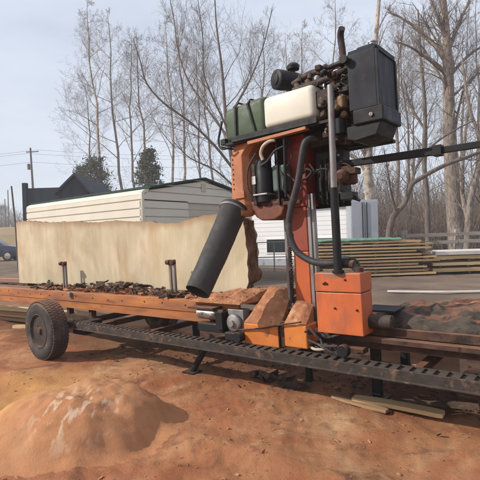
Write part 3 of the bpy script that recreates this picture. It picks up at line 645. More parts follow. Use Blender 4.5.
# cluttered hoses and chain at the head foot
r = random.Random(11); tg = 0
for i in range(9):
    x0 = r.uniform(-1.95, -1.75); p0 = V((x0, 3.0+r.uniform(-.03, .1), r.uniform(.50, .60)))
    pts = [p0]
    for k in range(4): p0 = p0+V((r.uniform(.02, .12), r.uniform(-.04, .04), r.uniform(-.05, .045))); p0.z = max(.475, p0.z); pts.append(p0)
    MB().tube(smooth_path(pts, 4), r.uniform(.006, .014), 7).build('small_hose', r.choice(['hose', 'paleHose', 'rustpipe', 'hose']), hd, smooth=True)
# post in front
MB().tube([(-1.53, 3.0, 1.71), (-1.512, 3.0, 2.475)], .024, 20).build('upper_post', 'steel', hd, smooth=True)
MB().tube([(-1.533, 3.0, 1.085), (-1.53, 3.0, 1.72)], .031, 20).lathe([(0, .045), (.02, .045)], (-1.533, 3.0, 1.085), (0, 0, 1), 20).build('lower_post', 'black', hd, smooth=True)
# cowl: left upright, chamfered box with holes, flared foot
cw = MB()
prof = [(-2.66, 3.20), (-2.62, 3.13), (-2.45, 3.10), (-2.40, 3.15), (-2.35, 3.30), (-2.35, 3.42), (-2.66, 3.42)]
def loft(mb, secs):
    k = len(secs[0][0]); o_ = len(mb.v)
    for (poly, z) in secs:
        for p in poly: mb.v.append(V((p[0], p[1], z if not isinstance(z, (list, tuple)) else z[0])))
    for i in range(len(secs)-1):
        for j in range(k): mb.f.append((o_+i*k+j, o_+i*k+(j+1) % k, o_+(i+1)*k+(j+1) % k, o_+(i+1)*k+j))
    mb.f.append(tuple(o_+j for j in range(k-1, -1, -1))); mb.f.append(tuple(o_+(len(secs)-1)*k+j for j in range(k)))
def sec(xl, xr, y0=3.10, dx=0): return [(xl, y0+.09), (xl+.035, y0+.02), (xr-.07, y0), (xr-.02, y0+.05), (xr+.02, y0+.20), (xr+.02, y0+.34), (xl, y0+.34)]
loft(cw, [(sec(-2.685, -2.40), 1.60), (sec(-2.68, -2.39), 1.68), (sec(-2.655, -2.405), 1.76), (sec(-2.645, -2.40), 2.12), (sec(-2.60, -2.335), 2.20), (sec(-2.58, -2.30), 2.245)])
cwl = cw.build('cowl', 'orange_old', hd, bevel=.006)
h_ = MB()
for i in range(7): h_.lathe([(0, .008), (.004, .008)], (-2.585, 3.117, 1.83+i*.045), (-.2, -1, 0), 10)
h_.build('bolt_hole', 'black', hd)
B('cowl_plate', 'orange_old', (-2.59, -2.45, 3.085, 3.098, 1.74, 1.80), bevel=.002)
# lower housing: rounded blade wheel case, its shade put into the dark red
hp = [(-2.41, 1.70), (-2.39, 1.63), (-2.36, 1.56), (-2.30, 1.525), (-2.16, 1.525), (-2.09, 1.56), (-2.06, 1.62), (-2.06, 1.70)]
MB().prism(hp, 3.12, 3.46).build('blade_wheel_case', 'case_red', hd, bevel=.012)
hp = [(-2.72, 1.615), (-2.665, 1.72), (-2.50, 1.70), (-2.42, 1.60), (-2.45, 1.575), (-2.67, 1.56)]
MB().prism(hp, 3.02, 3.20).build('chute_collar', 'orange_old', hd, bevel=.008)
# top beam and rack
MB().prism([(-2.34, 2.185), (-1.76, 2.203), (-1.76, 2.228), (-2.34, 2.213)], 3.03, 3.09).build('top_beam', 'orange_old', hd, bevel=.003)
B('tank_rack', 'black', (-2.52, -1.66, 3.035, 3.05, 2.235, 2.285), (-2.62, -1.55, 3.05, 3.62, 2.222, 2.245), (-2.52, -1.66, 3.03, 3.05, 2.234, 2.246), bevel=.003)
MB().tube(smooth_path([(-2.55, 3.06, 2.20), (-2.63, 3.04, 2.20), (-2.675, 3.05, 2.23), (-2.69, 3.06, 2.30), (-2.665, 3.07, 2.40), (-2.655, 3.08, 2.46)]), .010, 8).tube([(-2.66, 3.05, 2.22), (-2.62, 3.6, 2.22)], .01, 8).build('rack_hoop', 'black', hd, smooth=True)
MB().box(-2.66, -2.60, 3.045, 3.09, 2.235, 2.29).build('rack_clamp', 'black', hd, bevel=.006)
# tanks
tb = MB(); 
def rounded(x0, x1, y0, y1, z0, z1, bev, name, m, segs=5, slope=0, parent=hd):
    bm = bmesh.new(); og = V(parent['org'])
    nxs = 8
    mb = MB(); mb.box(x0, x1, y0, y1, z0, z1)
    for q in mb.v:
        if slope and q.x < (x0+x1)/2 and q.z > (z0+z1)/2: q.z -= slope
    o_ = mb.build(name, m, parent, bevel=bev, seg=segs, smooth=False)
    o_.data.polygons.foreach_set('use_smooth', [True]*len(o_.data.polygons)); o_.data.set_sharp_from_angle(angle=math.radians(60)); return o_
rounded(-2.655, -2.185, 3.10, 3.50, 2.25, 2.60, .055, 'green_tank', 'green_plastic', slope=.035)
rounded(-2.18, -1.69, 3.06, 3.48, 2.29, 2.555, .045, 'white_tank', 'white_plastic')
MB().lathe([(0, .035), (.03, .035), (.034, .03)], (-2.30, 3.32, 2.60), (0, 0, 1), 16).build('filler_cap', 'black', hd)
for (x, lean) in ((-2.50, .01), (-2.36, -.08)):
    z1 = 2.60-.012
    st = MB(); w = .018
    path = [(x-lean, 3.088, 2.25), (x, 3.088, 2.55), (x, 3.14, 2.603), (x, 3.46, 2.606), (x, 3.512, 2.55), (x, 3.512, 2.25)]
    for p, q in zip(path, path[1:]):
        p, q = V(p), V(q); d = (q-p).normalized(); nrm = V((1, 0, 0)).cross(d).normalized()*.005; sd = V((w/2, 0, 0))
        st.add([p-sd-nrm, p+sd-nrm, p+sd+nrm, p-sd+nrm, q-sd-nrm, q+sd-nrm, q+sd+nrm, q-sd+nrm], [(0, 1, 2, 3), (7, 6, 5, 4), (0, 4, 5, 1), (1, 5, 6, 2), (2, 6, 7, 3), (3, 7, 4, 0)])
    st.build('tank_strap', 'black', hd)
# air cleaner
MB().lathe([(-.10, .075), (-.09, .088), (-.02, .09), (.0, .085), (.1, .085), (.16, .08), (.17, .05)], (-2.16, 3.40, 2.775), (.35, .9, 0), 28).lathe([(0, .03), (.012, .05), (.02, .02)], (-2.195, 3.31, 2.775), (-.35, -.9, 0), 20).build('air_cleaner', 'black', hd, smooth=True)
MB().tube([(-2.12, 3.47, 2.83), (-2.105, 3.47, 2.88)], .022, 12).lathe([(0, .03), (.005, .055), (.035, .058), (.055, .045), (.06, .02)], (-2.105, 3.47, 2.87), (0, 0, 1), 22).build('rain_cap', 'black', hd, smooth=True)
MB().tube(smooth_path([(-2.12, 3.52, 2.77), (-2.0, 3.52, 2.74), (-1.92, 3.48, 2.68)]), .035, 14).build('intake_pipe', 'black', hd, smooth=True)
# engine block
B('engine_block', 'iron', (-1.93, -1.47, 3.22, 3.58, 2.26, 2.55), bevel=.02)
B('cylinder_head', 'iron', (-1.95, -1.49, 3.26, 3.50, 2.552, 2.62), bevel=.012)
B('valve_cover', 'manifold', (-1.94, -1.52, 3.31, 3.45, 2.622, 2.675), bevel=.018)
B('oil_pan', 'iron', (-1.88, -1.50, 3.28, 3.55, 2.10, 2.258), bevel=.02)
B('bell_housing', 'iron', (-2.06, -1.95, 3.22, 3.56, 2.26, 2.56), bevel=.03)
ex = MB()
for i in range(4):
    x = -1.93+i*.105
    ex.tube(smooth_path([(x, 3.30, 2.60), (x+.005, 3.22, 2.63), (x+.03, 3.18, 2.61), (x+.06, 3.165, 2.57)]), .024, 10)
ex.tube(smooth_path([(-1.93, 3.17, 2.575), (-1.75, 3.165, 2.58), (-1.55, 3.165, 2.60), (-1.45, 3.2, 2.63)]), .027, 12)
for i in range(5):
    x = -1.95+i*.095; ex.tube(smooth_path([(x, 3.36, 2.66), (x+.02, 3.30, 2.715), (x+.05, 3.24, 2.70), (x+.06, 3.20, 2.64)]), .02, 9)
ex.tube(smooth_path([(-1.98, 3.25, 2.66), (-1.8, 3.24, 2.70), (-1.6, 3.25, 2.685), (-1.48, 3.27, 2.70)]), .026, 12)
ex.build('exhaust_manifold', 'manifold', hd, smooth=True)
inj = MB()
for i in range(4):
    x = -1.90+i*.105; inj.tube(smooth_path([(x, 3.36, 2.67), (x+.01, 3.33, 2.71), (x+.03, 3.26, 2.695), (x+.04, 3.2, 2.62), (-1.60+i*.01, 3.19, 2.46)]), .006, 6)
inj.build('fuel_line', 'rustpipe', hd, smooth=True)
MB().tube(smooth_path([(-1.50, 3.33, 2.68), (-1.56, 3.34, 2.76), (-1.562, 3.34, 2.80)]), .026, 14).build('exhaust_elbow', 'manifold', hd, smooth=True)
MB().tube(smooth_path([(-1.56, 3.35, 2.76), (-1.565, 3.35, 2.86), (-1.572, 3.35, 2.93), (-1.562, 3.33, 2.975), (-1.535, 3.30, 3.0)]), .027, 16).build('exhaust_pipe', 'rustpipe', hd, smooth=True)
B('pump_body', 'iron', (-1.74, -1.58, 3.10, 3.22, 2.36, 2.50), bevel=.015)
MB().lathe([(0, .04), (.012, .046), (.09, .046), (.10, .035)], (-1.48, 3.13, 2.41), (0, 0, -1), 18).build('fuel_filter', 'brass', hd, smooth=True)
MB().lathe([(0, .045), (.11, .045), (.12, .03)], (-1.50, 3.11, 2.24), (0, 0, -1), 18).build('oil_filter', 'black', hd, smooth=True)
MB().lathe([(0, .02), (.06, .02)], (-1.57, 3.10, 2.30), (0, -.3, -1), 10).box(-1.60, -1.53, 3.07, 3.13, 2.20, 2.24).build('solenoid', 'brass', hd, bevel=.004)
MB().lathe([(0, .04), (.03, .048), (.08, .048), (.10, .03)], (-1.60, 3.19, 2.52), (1, 0, 0), 18).build('alternator', 'iron', hd, smooth=True)
MB().lathe([(0, .09), (.012, .09), (.016, .075), (.03, .075), (.034, .09), (.045, .09)], (-1.47, 3.36, 2.40), (1, 0, 0), 28).build('fan_pulley', 'iron', hd, smooth=True)
fan = MB()
for k in range(7):
    mt = Matrix.Translation((-1.415+.0, 3.30, 2.47)) @ Matrix.Rotation(k*2*math.pi/7, 4, 'X') @ Matrix.Rotation(.5, 4, 'Z'); fan.box(-.004, .004, -.035, .035, .03, .165, mt)
fan.build('cooling_fan', 'black', hd)
r = random.Random(77)
for i in range(64):       # clutter between the post and the radiator
    x = r.uniform(-1.66, -1.40); z = r.uniform(2.05, 2.68); y = r.uniform(3.08, 3.2); q = r.uniform(.012, .03)
    if r.random() < .5: MB().lathe([(0, q*.8), (.01, q), (.04, q), (.05, q*.5)], (x, y, z), (r.uniform(-1, 1), -1, r.uniform(-1, 1)), 10).build('engine_fitting', r.choice(['iron', 'manifold', 'iron', 'rust', 'black', 'black', 'manifold', 'iron', 'silver', 'brass']), hd)
    else: MB().box(x-q, x+q, y, y+.06, z-q*.8, z+q*.8).build('engine_bracket', r.choice(['iron', 'manifold', 'iron', 'rust', 'black']), hd, bevel=.005)
r = random.Random(21)
for i in range(16):       # wiring and pipes over the block side
    x = r.uniform(-1.92, -1.55); p0 = V((x, 3.20+r.uniform(-.05, .02), r.uniform(2.34, 2.64))); pts = [p0]
    for k in range(4): p0 = p0+V((r.uniform(-.02, .11), r.uniform(-.035, .03), r.uniform(-.09, .07))); p0.z = max(p0.z, 2.3); pts.append(p0)
    MB().tube(smooth_path(pts, 4), r.uniform(.005, .013), 7).build('engine_hose', r.choice(['hose', 'rustpipe', 'manifold', 'iron', 'silver']), hd, smooth=True)
for i in range(18):
    x = r.uniform(-1.90, -1.50); z = r.uniform(2.30, 2.62); y = 3.20-r.uniform(0, .04)
    MB().lathe([(0, .014), (.02, .014), (.022, .024), (.04, .022)], (x, y+.02, z), (r.uniform(-.3, .3), -1, r.uniform(-.3, .3)), 10).build('engine_fitting', r.choice(['iron', 'manifold', 'manifold', 'silver', 'rust']), hd)
for (x0, x1, z0, z1, y0, y1) in ((-1.55, -1.44, 2.30, 2.40, 3.12, 3.22), (-1.88, -1.80, 2.32, 2.44, 3.15, 3.22), (-1.52, -1.42, 2.45, 2.53, 3.14, 3.26)):
    B('engine_bracket', 'iron', (x0, x1, y0, y1, z0, z1), bevel=.01)
# radiator
rp_ = [(3.05, 2.262), (3.05, 2.665), (3.08, 2.705), (3.40, 2.705), (3.43, 2.675), (3.43, 2.262)]
rd = MB().prism(rp_, -1.395, -1.185, 'X').build('radiator', 'radgrey', hd, bevel=.005)
B('radiator_core', 'core', (-1.184, -1.176, 3.085, 3.40, 2.29, 2.655), parent=rd, bevel=.002)
fr = MB().box(-1.186, -1.168, 3.05, 3.083, 2.262, 2.66).box(-1.186, -1.168, 3.402, 3.43, 2.262, 2.66).box(-1.186, -1.168, 3.083, 3.402, 2.262, 2.288).box(-1.186, -1.168, 3.083, 3.402, 2.655, 2.69)
fr.build('core_frame', 'radgrey', rd, bevel=.002)
B('header_tank', 'black', (-1.35, -1.22, 3.12, 3.36, 2.70, 2.735), bevel=.012, parent=rd)
MB().lathe([(0, .025), (.02, .025), (.022, .03), (.03, .03)], (-1.25, 3.18, 2.735), (0, 0, 1), 16).build('radiator_cap', 'silver', rd)
MB().tube([(-1.55, 3.06, 2.63), (-1.39, 3.05, 2.635)], .018, 10).lathe([(0, .03), (.03, .03)], (-1.40, 3.03, 2.635), (0, -1, 0), 14).build('upper_coolant_hose', 'black', hd, smooth=True)
B('lower_cooler', 'black', (-1.36, -1.135, 3.02, 3.38, 2.15, 2.256), bevel=.01)
MB().lathe([(0, .014), (.01, .014)], (-1.22, 3.018, 2.20), (0, -1, 0), 12).build('cooler_fitting', 'silver', hd)
MB().prism([(-1.42, 2.15), (-1.42, 2.06), (-1.36, 2.04), (-1.20, 2.06), (-1.16, 2.15)], 3.04, 3.36).build('cooler_tray', 'black', hd, bevel=.006)
B('engine_mount', 'black', (-2.05, -1.25, 3.40, 3.45, 2.07, 2.098), (-2.05, -1.25, 3.50, 3.56, 2.07, 2.098), bevel=.004)
# long boom to the right
MB().prism([(-1.66, 1.905), (-1.66, 1.955), (-.86, 1.945), (-.86, 1.89)], 3.28, 3.335).build('boom', 'black', hd, bevel=.004)
B('boom_joint', 'black', (-.90, -.84, 3.27, 3.345, 1.88, 1.955), bevel=.004)
MB().prism([(-.88, 1.895), (-.88, 1.94), (1.6, 1.92), (1.6, 1.875)], 3.29, 3.325).build('boom_tip', 'black', hd, bevel=.004)
# centre works between cowl and mast
B('back_plate', 'black', (-2.36, -1.62, 3.46, 3.48, 1.60, 2.225), bevel=.003)
B('side_plate', 'black', (-2.10, -2.085, 3.1, 3.46, 1.64, 2.2), bevel=.003)
cn = MB().lathe([(0, .055), (.01, .068), (.36, .068), (.372, .06), (.38, .035)], (-2.255, 3.13, 1.675), (0, 0, 1), 26).build('hydraulic_canister', 'black', hd, smooth=True)
B('warning_decal', 'label', (-2.335, -2.293, 3.054, 3.060, 1.84, 1.91), parent=cn, bevel=.001)
B('canister_band', 'steel', (-2.335, -2.18, 3.055, 3.2, 1.74, 1.755), parent=cn, bevel=.003)
B('valve_block', 'iron', (-2.35, -2.31, 3.08, 3.15, 1.66, 2.02), bevel=.008)
B('reservoir', 'greygreen', (-2.165, -2.03, 3.12, 3.22, 1.76, 1.985), bevel=.02, seg=3)
B('electric_motor', 'iron', (-2.33, -2.11, 3.18, 3.40, 1.62, 1.99), bevel=.04, seg=3)
B('lower_plate', 'rust', (-2.34, -1.90, 3.12, 3.16, 1.64, 1.67), bevel=.004)
MB().tube([(-2.0, 3.07, 1.70), (-1.985, 3.07, 2.21)], .012, 8).build('thin_rod', 'black', hd)
MB().tube(smooth_path([(-2.205, 3.06, 2.035), (-2.215, 3.05, 2.09), (-2.185, 3.045, 2.145), (-2.12, 3.045, 2.175), (-2.07, 3.06, 2.18)]), .015, 10).build('pale_hose', 'paleHose', hd, smooth=True)
MB().tube(smooth_path([(-2.24, 3.07, 1.99), (-2.16, 3.06, 2.02), (-2.08, 3.06, 2.09), (-2.0, 3.08, 2.12)]), .009, 8).build('thin_hose', 'hose', hd, smooth=True)
MB().tube(smooth_path([(-2.33, 3.06, 1.72), (-2.36, 3.03, 1.82), (-2.345, 3.03, 1.98), (-2.26, 3.04, 2.10)]), .008, 8).build('thin_hose', 'hose', hd, smooth=True)
from mathutils.bvhtree import BVHTree
r = random.Random(14); sp = []
for g_, n_ in ((g3, 110),):
    o_ = V(hd['org']); me_ = g_.data; vs_ = [v_.co+o_ for v_ in me_.vertices]; tree_ = BVHTree.FromPolygons(vs_, [tuple(p_.vertices) for p_ in me_.polygons])
    xs_ = [v_.x for v_ in vs_]; ys_ = [v_.y for v_ in vs_]
    for i in range(n_):
        h_ = tree_.ray_cast(V((r.uniform(min(xs_)+.03, max(xs_)-.03), r.uniform(min(ys_)+.03, max(ys_)-.03), 2)), V((0, 0, -1)))
        if h_[0] is not None and h_[1].z > .3: sp.append((h_[0]+V((0, 0, .001)), r.uniform(.015, .045), r.uniform(.010, .02), r.uniform(.006, .012)))
heap('sawdust_chips', 15, sp, 'dust', 'reddish sawdust chips scattered over the dusty plate left of the mast')
# the big hose
MB().tube(smooth_path([(-1.72, 3.14, 2.13), (-1.75, 3.06, 2.125), (-1.785, 3.03, 2.07), (-1.85, 3.03, 1.82), (-1.94, 3.03, 1.58), (-1.965, 3.03, 1.42), (-1.915, 3.03, 1.27), (-1.80, 3.03, 1.185), (-1.68, 3.03, 1.155), (-1.54, 3.05, 1.155), (-1.45, 3.06, 1.14), (-1.40, 3.07, 1.085)], 8), .027, 16).build('main_hose', 'hose', hd, smooth=True)
MB().lathe([(-.02, .033), (.04, .033)], (-1.40, 3.07, 1.10), (0, 0, -1), 14).lathe([(0, .033), (.03, .033)], (-1.46, 3.06, 1.145), (1, 0, -.1), 14).build('hose_clamp', 'rust', hd)
MB().tube(smooth_path([(-1.78, 3.08, 2.10), (-1.84, 3.10, 1.95), (-1.95, 3.10, 1.72), (-2.0, 3.10, 1.62)]), .013, 10).build('thin_hose', 'hose', hd, smooth=True)
MB().tube(smooth_path([(-1.62, 3.1, 1.17), (-1.52, 3.1, 1.19), (-1.44, 3.12, 1.16), (-1.42, 3.12, 1.09)]), .014, 10).build('thin_hose', 'hose', hd, smooth=True)
# bits right of mast
B('drive_case', 'black', (-1.85, -1.60, 3.32, 3.46, 1.64, 2.06), bevel=.01)
B('drive_belt_guard', 'iron', (-1.70, -1.58, 3.22, 3.32, 1.70, 1.95), bevel=.02)
B('bearing_block', 'rust', (-1.60, -1.50, 3.22, 3.34, 1.76, 1.90), bevel=.01)
MB().lathe([(0, .05), (.03, .055), (.06, .05), (.08, .025)], (-1.55, 3.22, 1.82), (0, -1, 0), 20).build('pulley', 'rust', hd, smooth=True)
B('hydraulic_valve', 'rust', (-1.52, -1.44, 3.20, 3.30, 1.83, 1.88), (-1.50, -1.46, 3.22, 3.28, 1.76, 1.83), bevel=.008)
MB().tube([(-1.60, 3.2, 1.70), (-1.42, 3.2, 1.62)], .012, 8).tube([(-1.56, 3.18, 1.76), (-1.43, 3.2, 1.63)], .006, 6).box(-1.56, -1.46, 3.16, 3.26, 1.64, 1.69).build('lever', 'black', hd)
for i in range(5):
    MB().box(-1.80+i*.045, -1.785+i*.045, 3.30, 3.318, 1.62, 2.0).build('cooling_rib', 'black', hd, bevel=.002)
r = random.Random(31)
for i in range(10):
    p0 = V((r.uniform(-2.08, -1.6), 3.15+r.uniform(-.04, .06), r.uniform(1.75, 2.2))); pts = [p0]
    for k in range(4): p0 = p0+V((r.uniform(-.05, .09), r.uniform(-.03, .03), r.uniform(-.1, .06))); pts.append(p0)
    MB().tube(smooth_path(pts, 4), r.uniform(.005, .011), 7).build('control_hose', r.choice(['hose', 'hose', 'rustpipe', 'paleHose' if i == 3 else 'hose']), hd, smooth=True)
# sawdust chute duct
dr = RM @ V((197.5-240, 292-240, FOC)); DUCT_END = CAM+dr*(2.56/dr.y)
def duct():
    c0 = V((-2.565, 3.08, 1.665)); c1 = DUCT_END; pts = []; n_ = 60; rs = []
    for i in range(n_+1):
        t = i/n_; p = c0.lerp(c1, t)+V((.006, 0, -.004))*math.sin(t*3.14); pts.append(p); rs.append(.120-.016*t+.0006*math.sin(i*1.9)+(.006 if i < 3 else 0)+.003*noise.noise(V((t*6, 0, 0))))
    mb = MB().tube(pts, rs, 36, caps=False)
    mb2 = MB().tube([p for p in pts], [q-.008 for q in rs], 36, caps=False)
    o_ = len(mb.v); mb.v += mb2.v; mb.f += [tuple(reversed([k+o_ for k in f])) for f in mb2.f]
    N_ = 36
    for k in range(N_): a0 = n_*N_+k; a1 = n_*N_+(k+1) % N_; mb.f.append((a0, a1, a1+o_, a0+o_)); mb.f.append(((k+1) % N_, k, k+o_, (k+1) % N_+o_))
    dd = mb.build('sawdust_duct', 'duct', hd, smooth=True)
    ax_ = (c1-c0).normalized(); MB().lathe([(.03, .124), (.032, .129), (.05, .129), (.052, .124)], c0, ax_, 36).build('duct_clamp', 'steel', dd, smooth=True)
duct()

# ------------------------------------------------------------------ slab on the right of the bed
def half_log():
    mb = MB(); nx, nt_ = 200, 40; x0, x1 = -1.46, 1.4
    for i in range(nx+1):
        t = i/nx; x = x0+(x1-x0)*t
        ht = .135+.05*math.sin(min(1, t*3.0)*1.57)+.03*noise.noise(V((x*3, 0, 0)))-.05*sstep(.33, .7, t)
        if t < .07: ht *= .72+.28*t/.07
        for j in range(nt_+1):
            an = math.pi*j/nt_; y = 3.60-.36*math.cos(an)*(1+.06*noise.noise(V((x*2, an, 4)))); z = .605+ht*abs(math.sin(an))**.55
            q = V((x, y, z)); q.z += .035*noise.noise(q*6)+.02*noise.noise(q*15)+.008*noise.noise(q*40); q.y += .03*noise.noise(q*8+V((5, 0, 0)))+.012*noise.noise(q*25); mb.v.append(q)
    for i in range(nx):
        for j in range(nt_): k = i*(nt_+1)+j; mb.f.append((k, k+nt_+1, k+nt_+2, k+1))
        k = i*(nt_+1); mb.f.append((k, k+nt_, k+nt_+nt_+1, k+nt_+1))
    mb.f.append(tuple(range(nt_+1))); mb.f.append(tuple(nx*(nt_+1)+j for j in range(nt_+1)))
    og = V((0, 3.6, .6)); o_ = mb.build('bark_slab', 'greybark', org=og, tm=T, smooth=True); me = o_.data; me.materials.append(M['dust'])
    for f in me.polygons:
        pass
    tag(o_, 'grey bark covered slab lying flat on the bed right of the orange control box', 'log')
half_log()
MB().lathe([(0, .05), (.01, .058), (.30, .052), (.31, .03)], (-1.50, 3.14, .71), (1, 0, .02), 16).build('log_roller', 'track', bed, smooth=True)
MB().box(-1.45, -1.20, 3.18, 3.42, .775, .79).build('roller_cover', 'radgrey', bed, bevel=.004)
MB().box(-1.9, 1.6, 3.18, 3.22, .598, .66).build('deck_lip', 'rust', bed, bevel=.004)
lump('sawdust_ridge', 'dust', [(-1.1, 4.05, .70), (1.6, 4.05, .70), (1.6, 4.5, .70), (-1.1, 4.5, .70)], 80, 20, .035, 17, bed)
MB().box(-1.3, 1.6, 4.02, 4.5, .58, .655).build('far_deck', 'rust', bed, bevel=.004)

# ------------------------------------------------------------------ things on the ground near the mill (mill frame)
def gz(x, y):
    w = T @ V((x, y, 0)); return (TI @ V((w.x, w.y, gheight(w.x, w.y)))).z
def plank(name, m, p0, p1, w, h, label, cat='board', curve=0, group=None, lift=0):
    p0, p1 = V(p0), V(p1); d = (p1-p0); d.z = 0; d.normalize(); s = V((-d.y, d.x, 0)); mb = MB(); n_ = 14; r_ = random.Random(int(abs(p0.x*100)))
    for i in range(n_+1):
        t = i/n_; c_ = p0.lerp(p1, t)+s*curve*math.sin(t*3.14)
        w_ = w*(1+.12*noise.noise(V((t*4, p0.x, 0)))); ww = w_*(1 if .02 < t < .98 else .8)
        for (q, z) in ((-1, 0), (1, 0), (1, h), (-1, h)): mb.v.append(c_+s*q*ww/2+V((0, 0, z+lift)))
    for i in range(n_):
        k = i*4
        for j in range(4): mb.f.append((k+j, k+4+j, k+4+(j+1) % 4, k+(j+1) % 4))
    mb.f.append((3, 2, 1, 0)); k = n_*4; mb.f.append((k, k+1, k+2, k+3))
    o_ = mb.build(name, m, org=V((p0.x, p0.y, p0.z)), tm=T); tag(o_, label, cat, group); return o_
plank('timber', 'pink', (-1.98, 4.62, .0), (-1.06, 4.48, .0), .2, .19, 'thick pinkish tan squared timber lying on the ground behind the right leg', 'timber')
plank('edging_strip', 'board', (-1.60, 3.27, gz(-1.6, 3.27)+.02), (-.93, 3.31, gz(-.93, 3.31)+.03), .10, .03, 'long thin pale bark edging strip lying in the sun below the track', 'wood strip', .015)
plank('edging_strip', 'board_brown', (-1.78, 3.26, gz(-1.78, 3.26)+.01), (-1.30, 3.20, gz(-1.30, 3.20)+.02), .06, .02, 'short brown bark strip beside the pale edging strip below the track', 'wood strip', -.01)
plank('edging_strip', 'bark', (-1.35, 3.42, gz(-1.35, 3.42)+.01), (-.75, 3.55, gz(-.75, 3.55)+.02), .07, .03, 'dark bark strip on the ground behind the pale edging strip', 'wood strip', .03)
plank('offcut', 'board_pale', (-9.9, 3.9, gz(-9.9, 3.9)+.16), (-7.5, 4.25, gz(-7.5, 4.25)+.16), .22, .05, 'pale wide offcut on top of the small pile behind the wheel', 'board', 0)
for i, (dz, mm_, dy, lb) in enumerate(((.0, 'board_brown', -.05, 'lowest brown offcut in the small pile left of the wheel'), (.055, 'board', .03, 'second yellow offcut up in the small pile left of the wheel'), (.11, 'board_brown', -.02, 'third brown offcut up in the small pile left of the wheel'))):
    plank('offcut', mm_, (-10.0, 3.85+dy, gz(-10, 3.85)+dz), (-7.45-.15*i, 4.2+dy, gz(-7.5, 4.2)+dz), .26, .05, lb, 'board')
plank('offcut', 'board', (-8.3, 3.55, gz(-8.3, 3.55)+.01), (-7.5, 3.75, gz(-7.5, 3.75)+.01), .1, .05, 'single yellow offcut lying in front of the small pile left of the wheel', 'board')
# dark scraps on the ground below the head
def clod(name, p, L, Wd, Hh, m, label, rz, sd, cat='scrap'):
    s_ = scrap_mesh(None, L, Wd, Hh, sd); mt = Matrix.Translation(V(p)) @ Matrix.Rotation(rz, 4, 'Z'); s_.v = [mt @ q for q in s_.v]
    o_ = s_.build(name, m, org=p, tm=T, smooth=False); tag(o_, label, cat); return o_
clod('rubber_scrap', V((-2.55, 3.40, gz(-2.55, 3.4)+.03)), .26, .13, .07, 'rubber', 'black crumpled rubber scrap on the clay below the left blade guard', .3, 1)
clod('rubber_scrap', V((-2.25, 3.33, gz(-2.25, 3.33)+.03)), .2, .12, .07, 'rubber', 'smaller black rubber scrap right of the other scrap on the clay', -.2, 7)
r = random.Random(12); sp = []
for i in range(520):
    x = r.uniform(-5.2, -.3); y = r.choice([r.uniform(3.35, 4.6), r.gauss(3.6, .25)]); sp.append((V((x, y, gz(x, y)+.006)), r.uniform(.015, .07)*(2.5 if r.random() < .05 else 1), r.uniform(.01, .03), r.uniform(.008, .02)))
heap('ground_litter', 6, sp, 'bark', 'dark bark litter scattered on the ground beneath the mill')
sp = []
for i in range(120):
    x = r.uniform(-5.0, -.4); y = r.uniform(3.3, 4.9); sp.append((V((x, y, gz(x, y)+.006)), r.uniform(.03, .16), r.uniform(.012, .04), r.uniform(.006, .018)))
heap('wood_chips', 7, sp, 'board_brown', 'light brown splinters scattered on the ground beneath the mill')
sp = []
for i in range(1500):
    t = r.uniform(0, 1); d = 2.4+2.6*r.random()**.8; lat = r.uniform(-.56, .56)*d; w_ = RIGHT*lat+FW*d; q = TI @ V((w_.x, w_.y, gheight(w_.x, w_.y)))
    if (V((w_.x+3.08, w_.y-1.93, 0))).length < .8: continue
    q.z += .001; L_ = r.choice([.003, .004, .006, .006, .009, .012, .018]); sp.append((q, L_*r.uniform(1, 2.2), L_, L_*.7))
heap('clay_crumbs', 8, sp, 'dust', 'small crumbs of clay and grit over the bare foreground')
sp = []
for i in range(110):
    x = r.gauss(-9.4, .55); y = r.gauss(5.0, .3); h0 = .34*math.exp(-((x+9.4)/.6)**2-((y-5)/.35)**2); sp.append((V((x, y, gz(x, y)+h0*r.random())), r.uniform(.15, .5), r.uniform(.08, .18), r.uniform(.05, .1)))
# larger dark heap beyond the bed, at the left edge
w0 = on_ground(5, 12.5); w0.z = gheight(w0.x, w0.y)
sp = []
for i in range(160):
    lx = r.gauss(-.4, .55); ly = r.gauss(0, .4); h0 = .50*math.exp(-((lx+.4)/.6)**2-(ly/.5)**2)
    q = w0+RIGHT*lx+FW*ly; q.z += h0*r.random()**.5; sp.append((TI @ q, r.uniform(.15, .5), r.uniform(.06, .16), r.uniform(.04, .1)))
heap('debris_heap', 9, sp, 'bark', 'dark heap of bark and debris behind the left end of the bed')

# ------------------------------------------------------------------ background helpers (world frame)
def wroot(name, loc, rz=0):
    o_ = bpy.data.objects.new(name, None); COL.objects.link(o_); o_.location = loc; o_.rotation_euler = (0, 0, rz); o_['org'] = [0, 0, 0]; return o_
RZ = math.atan2(RIGHT.y, RIGHT.x)
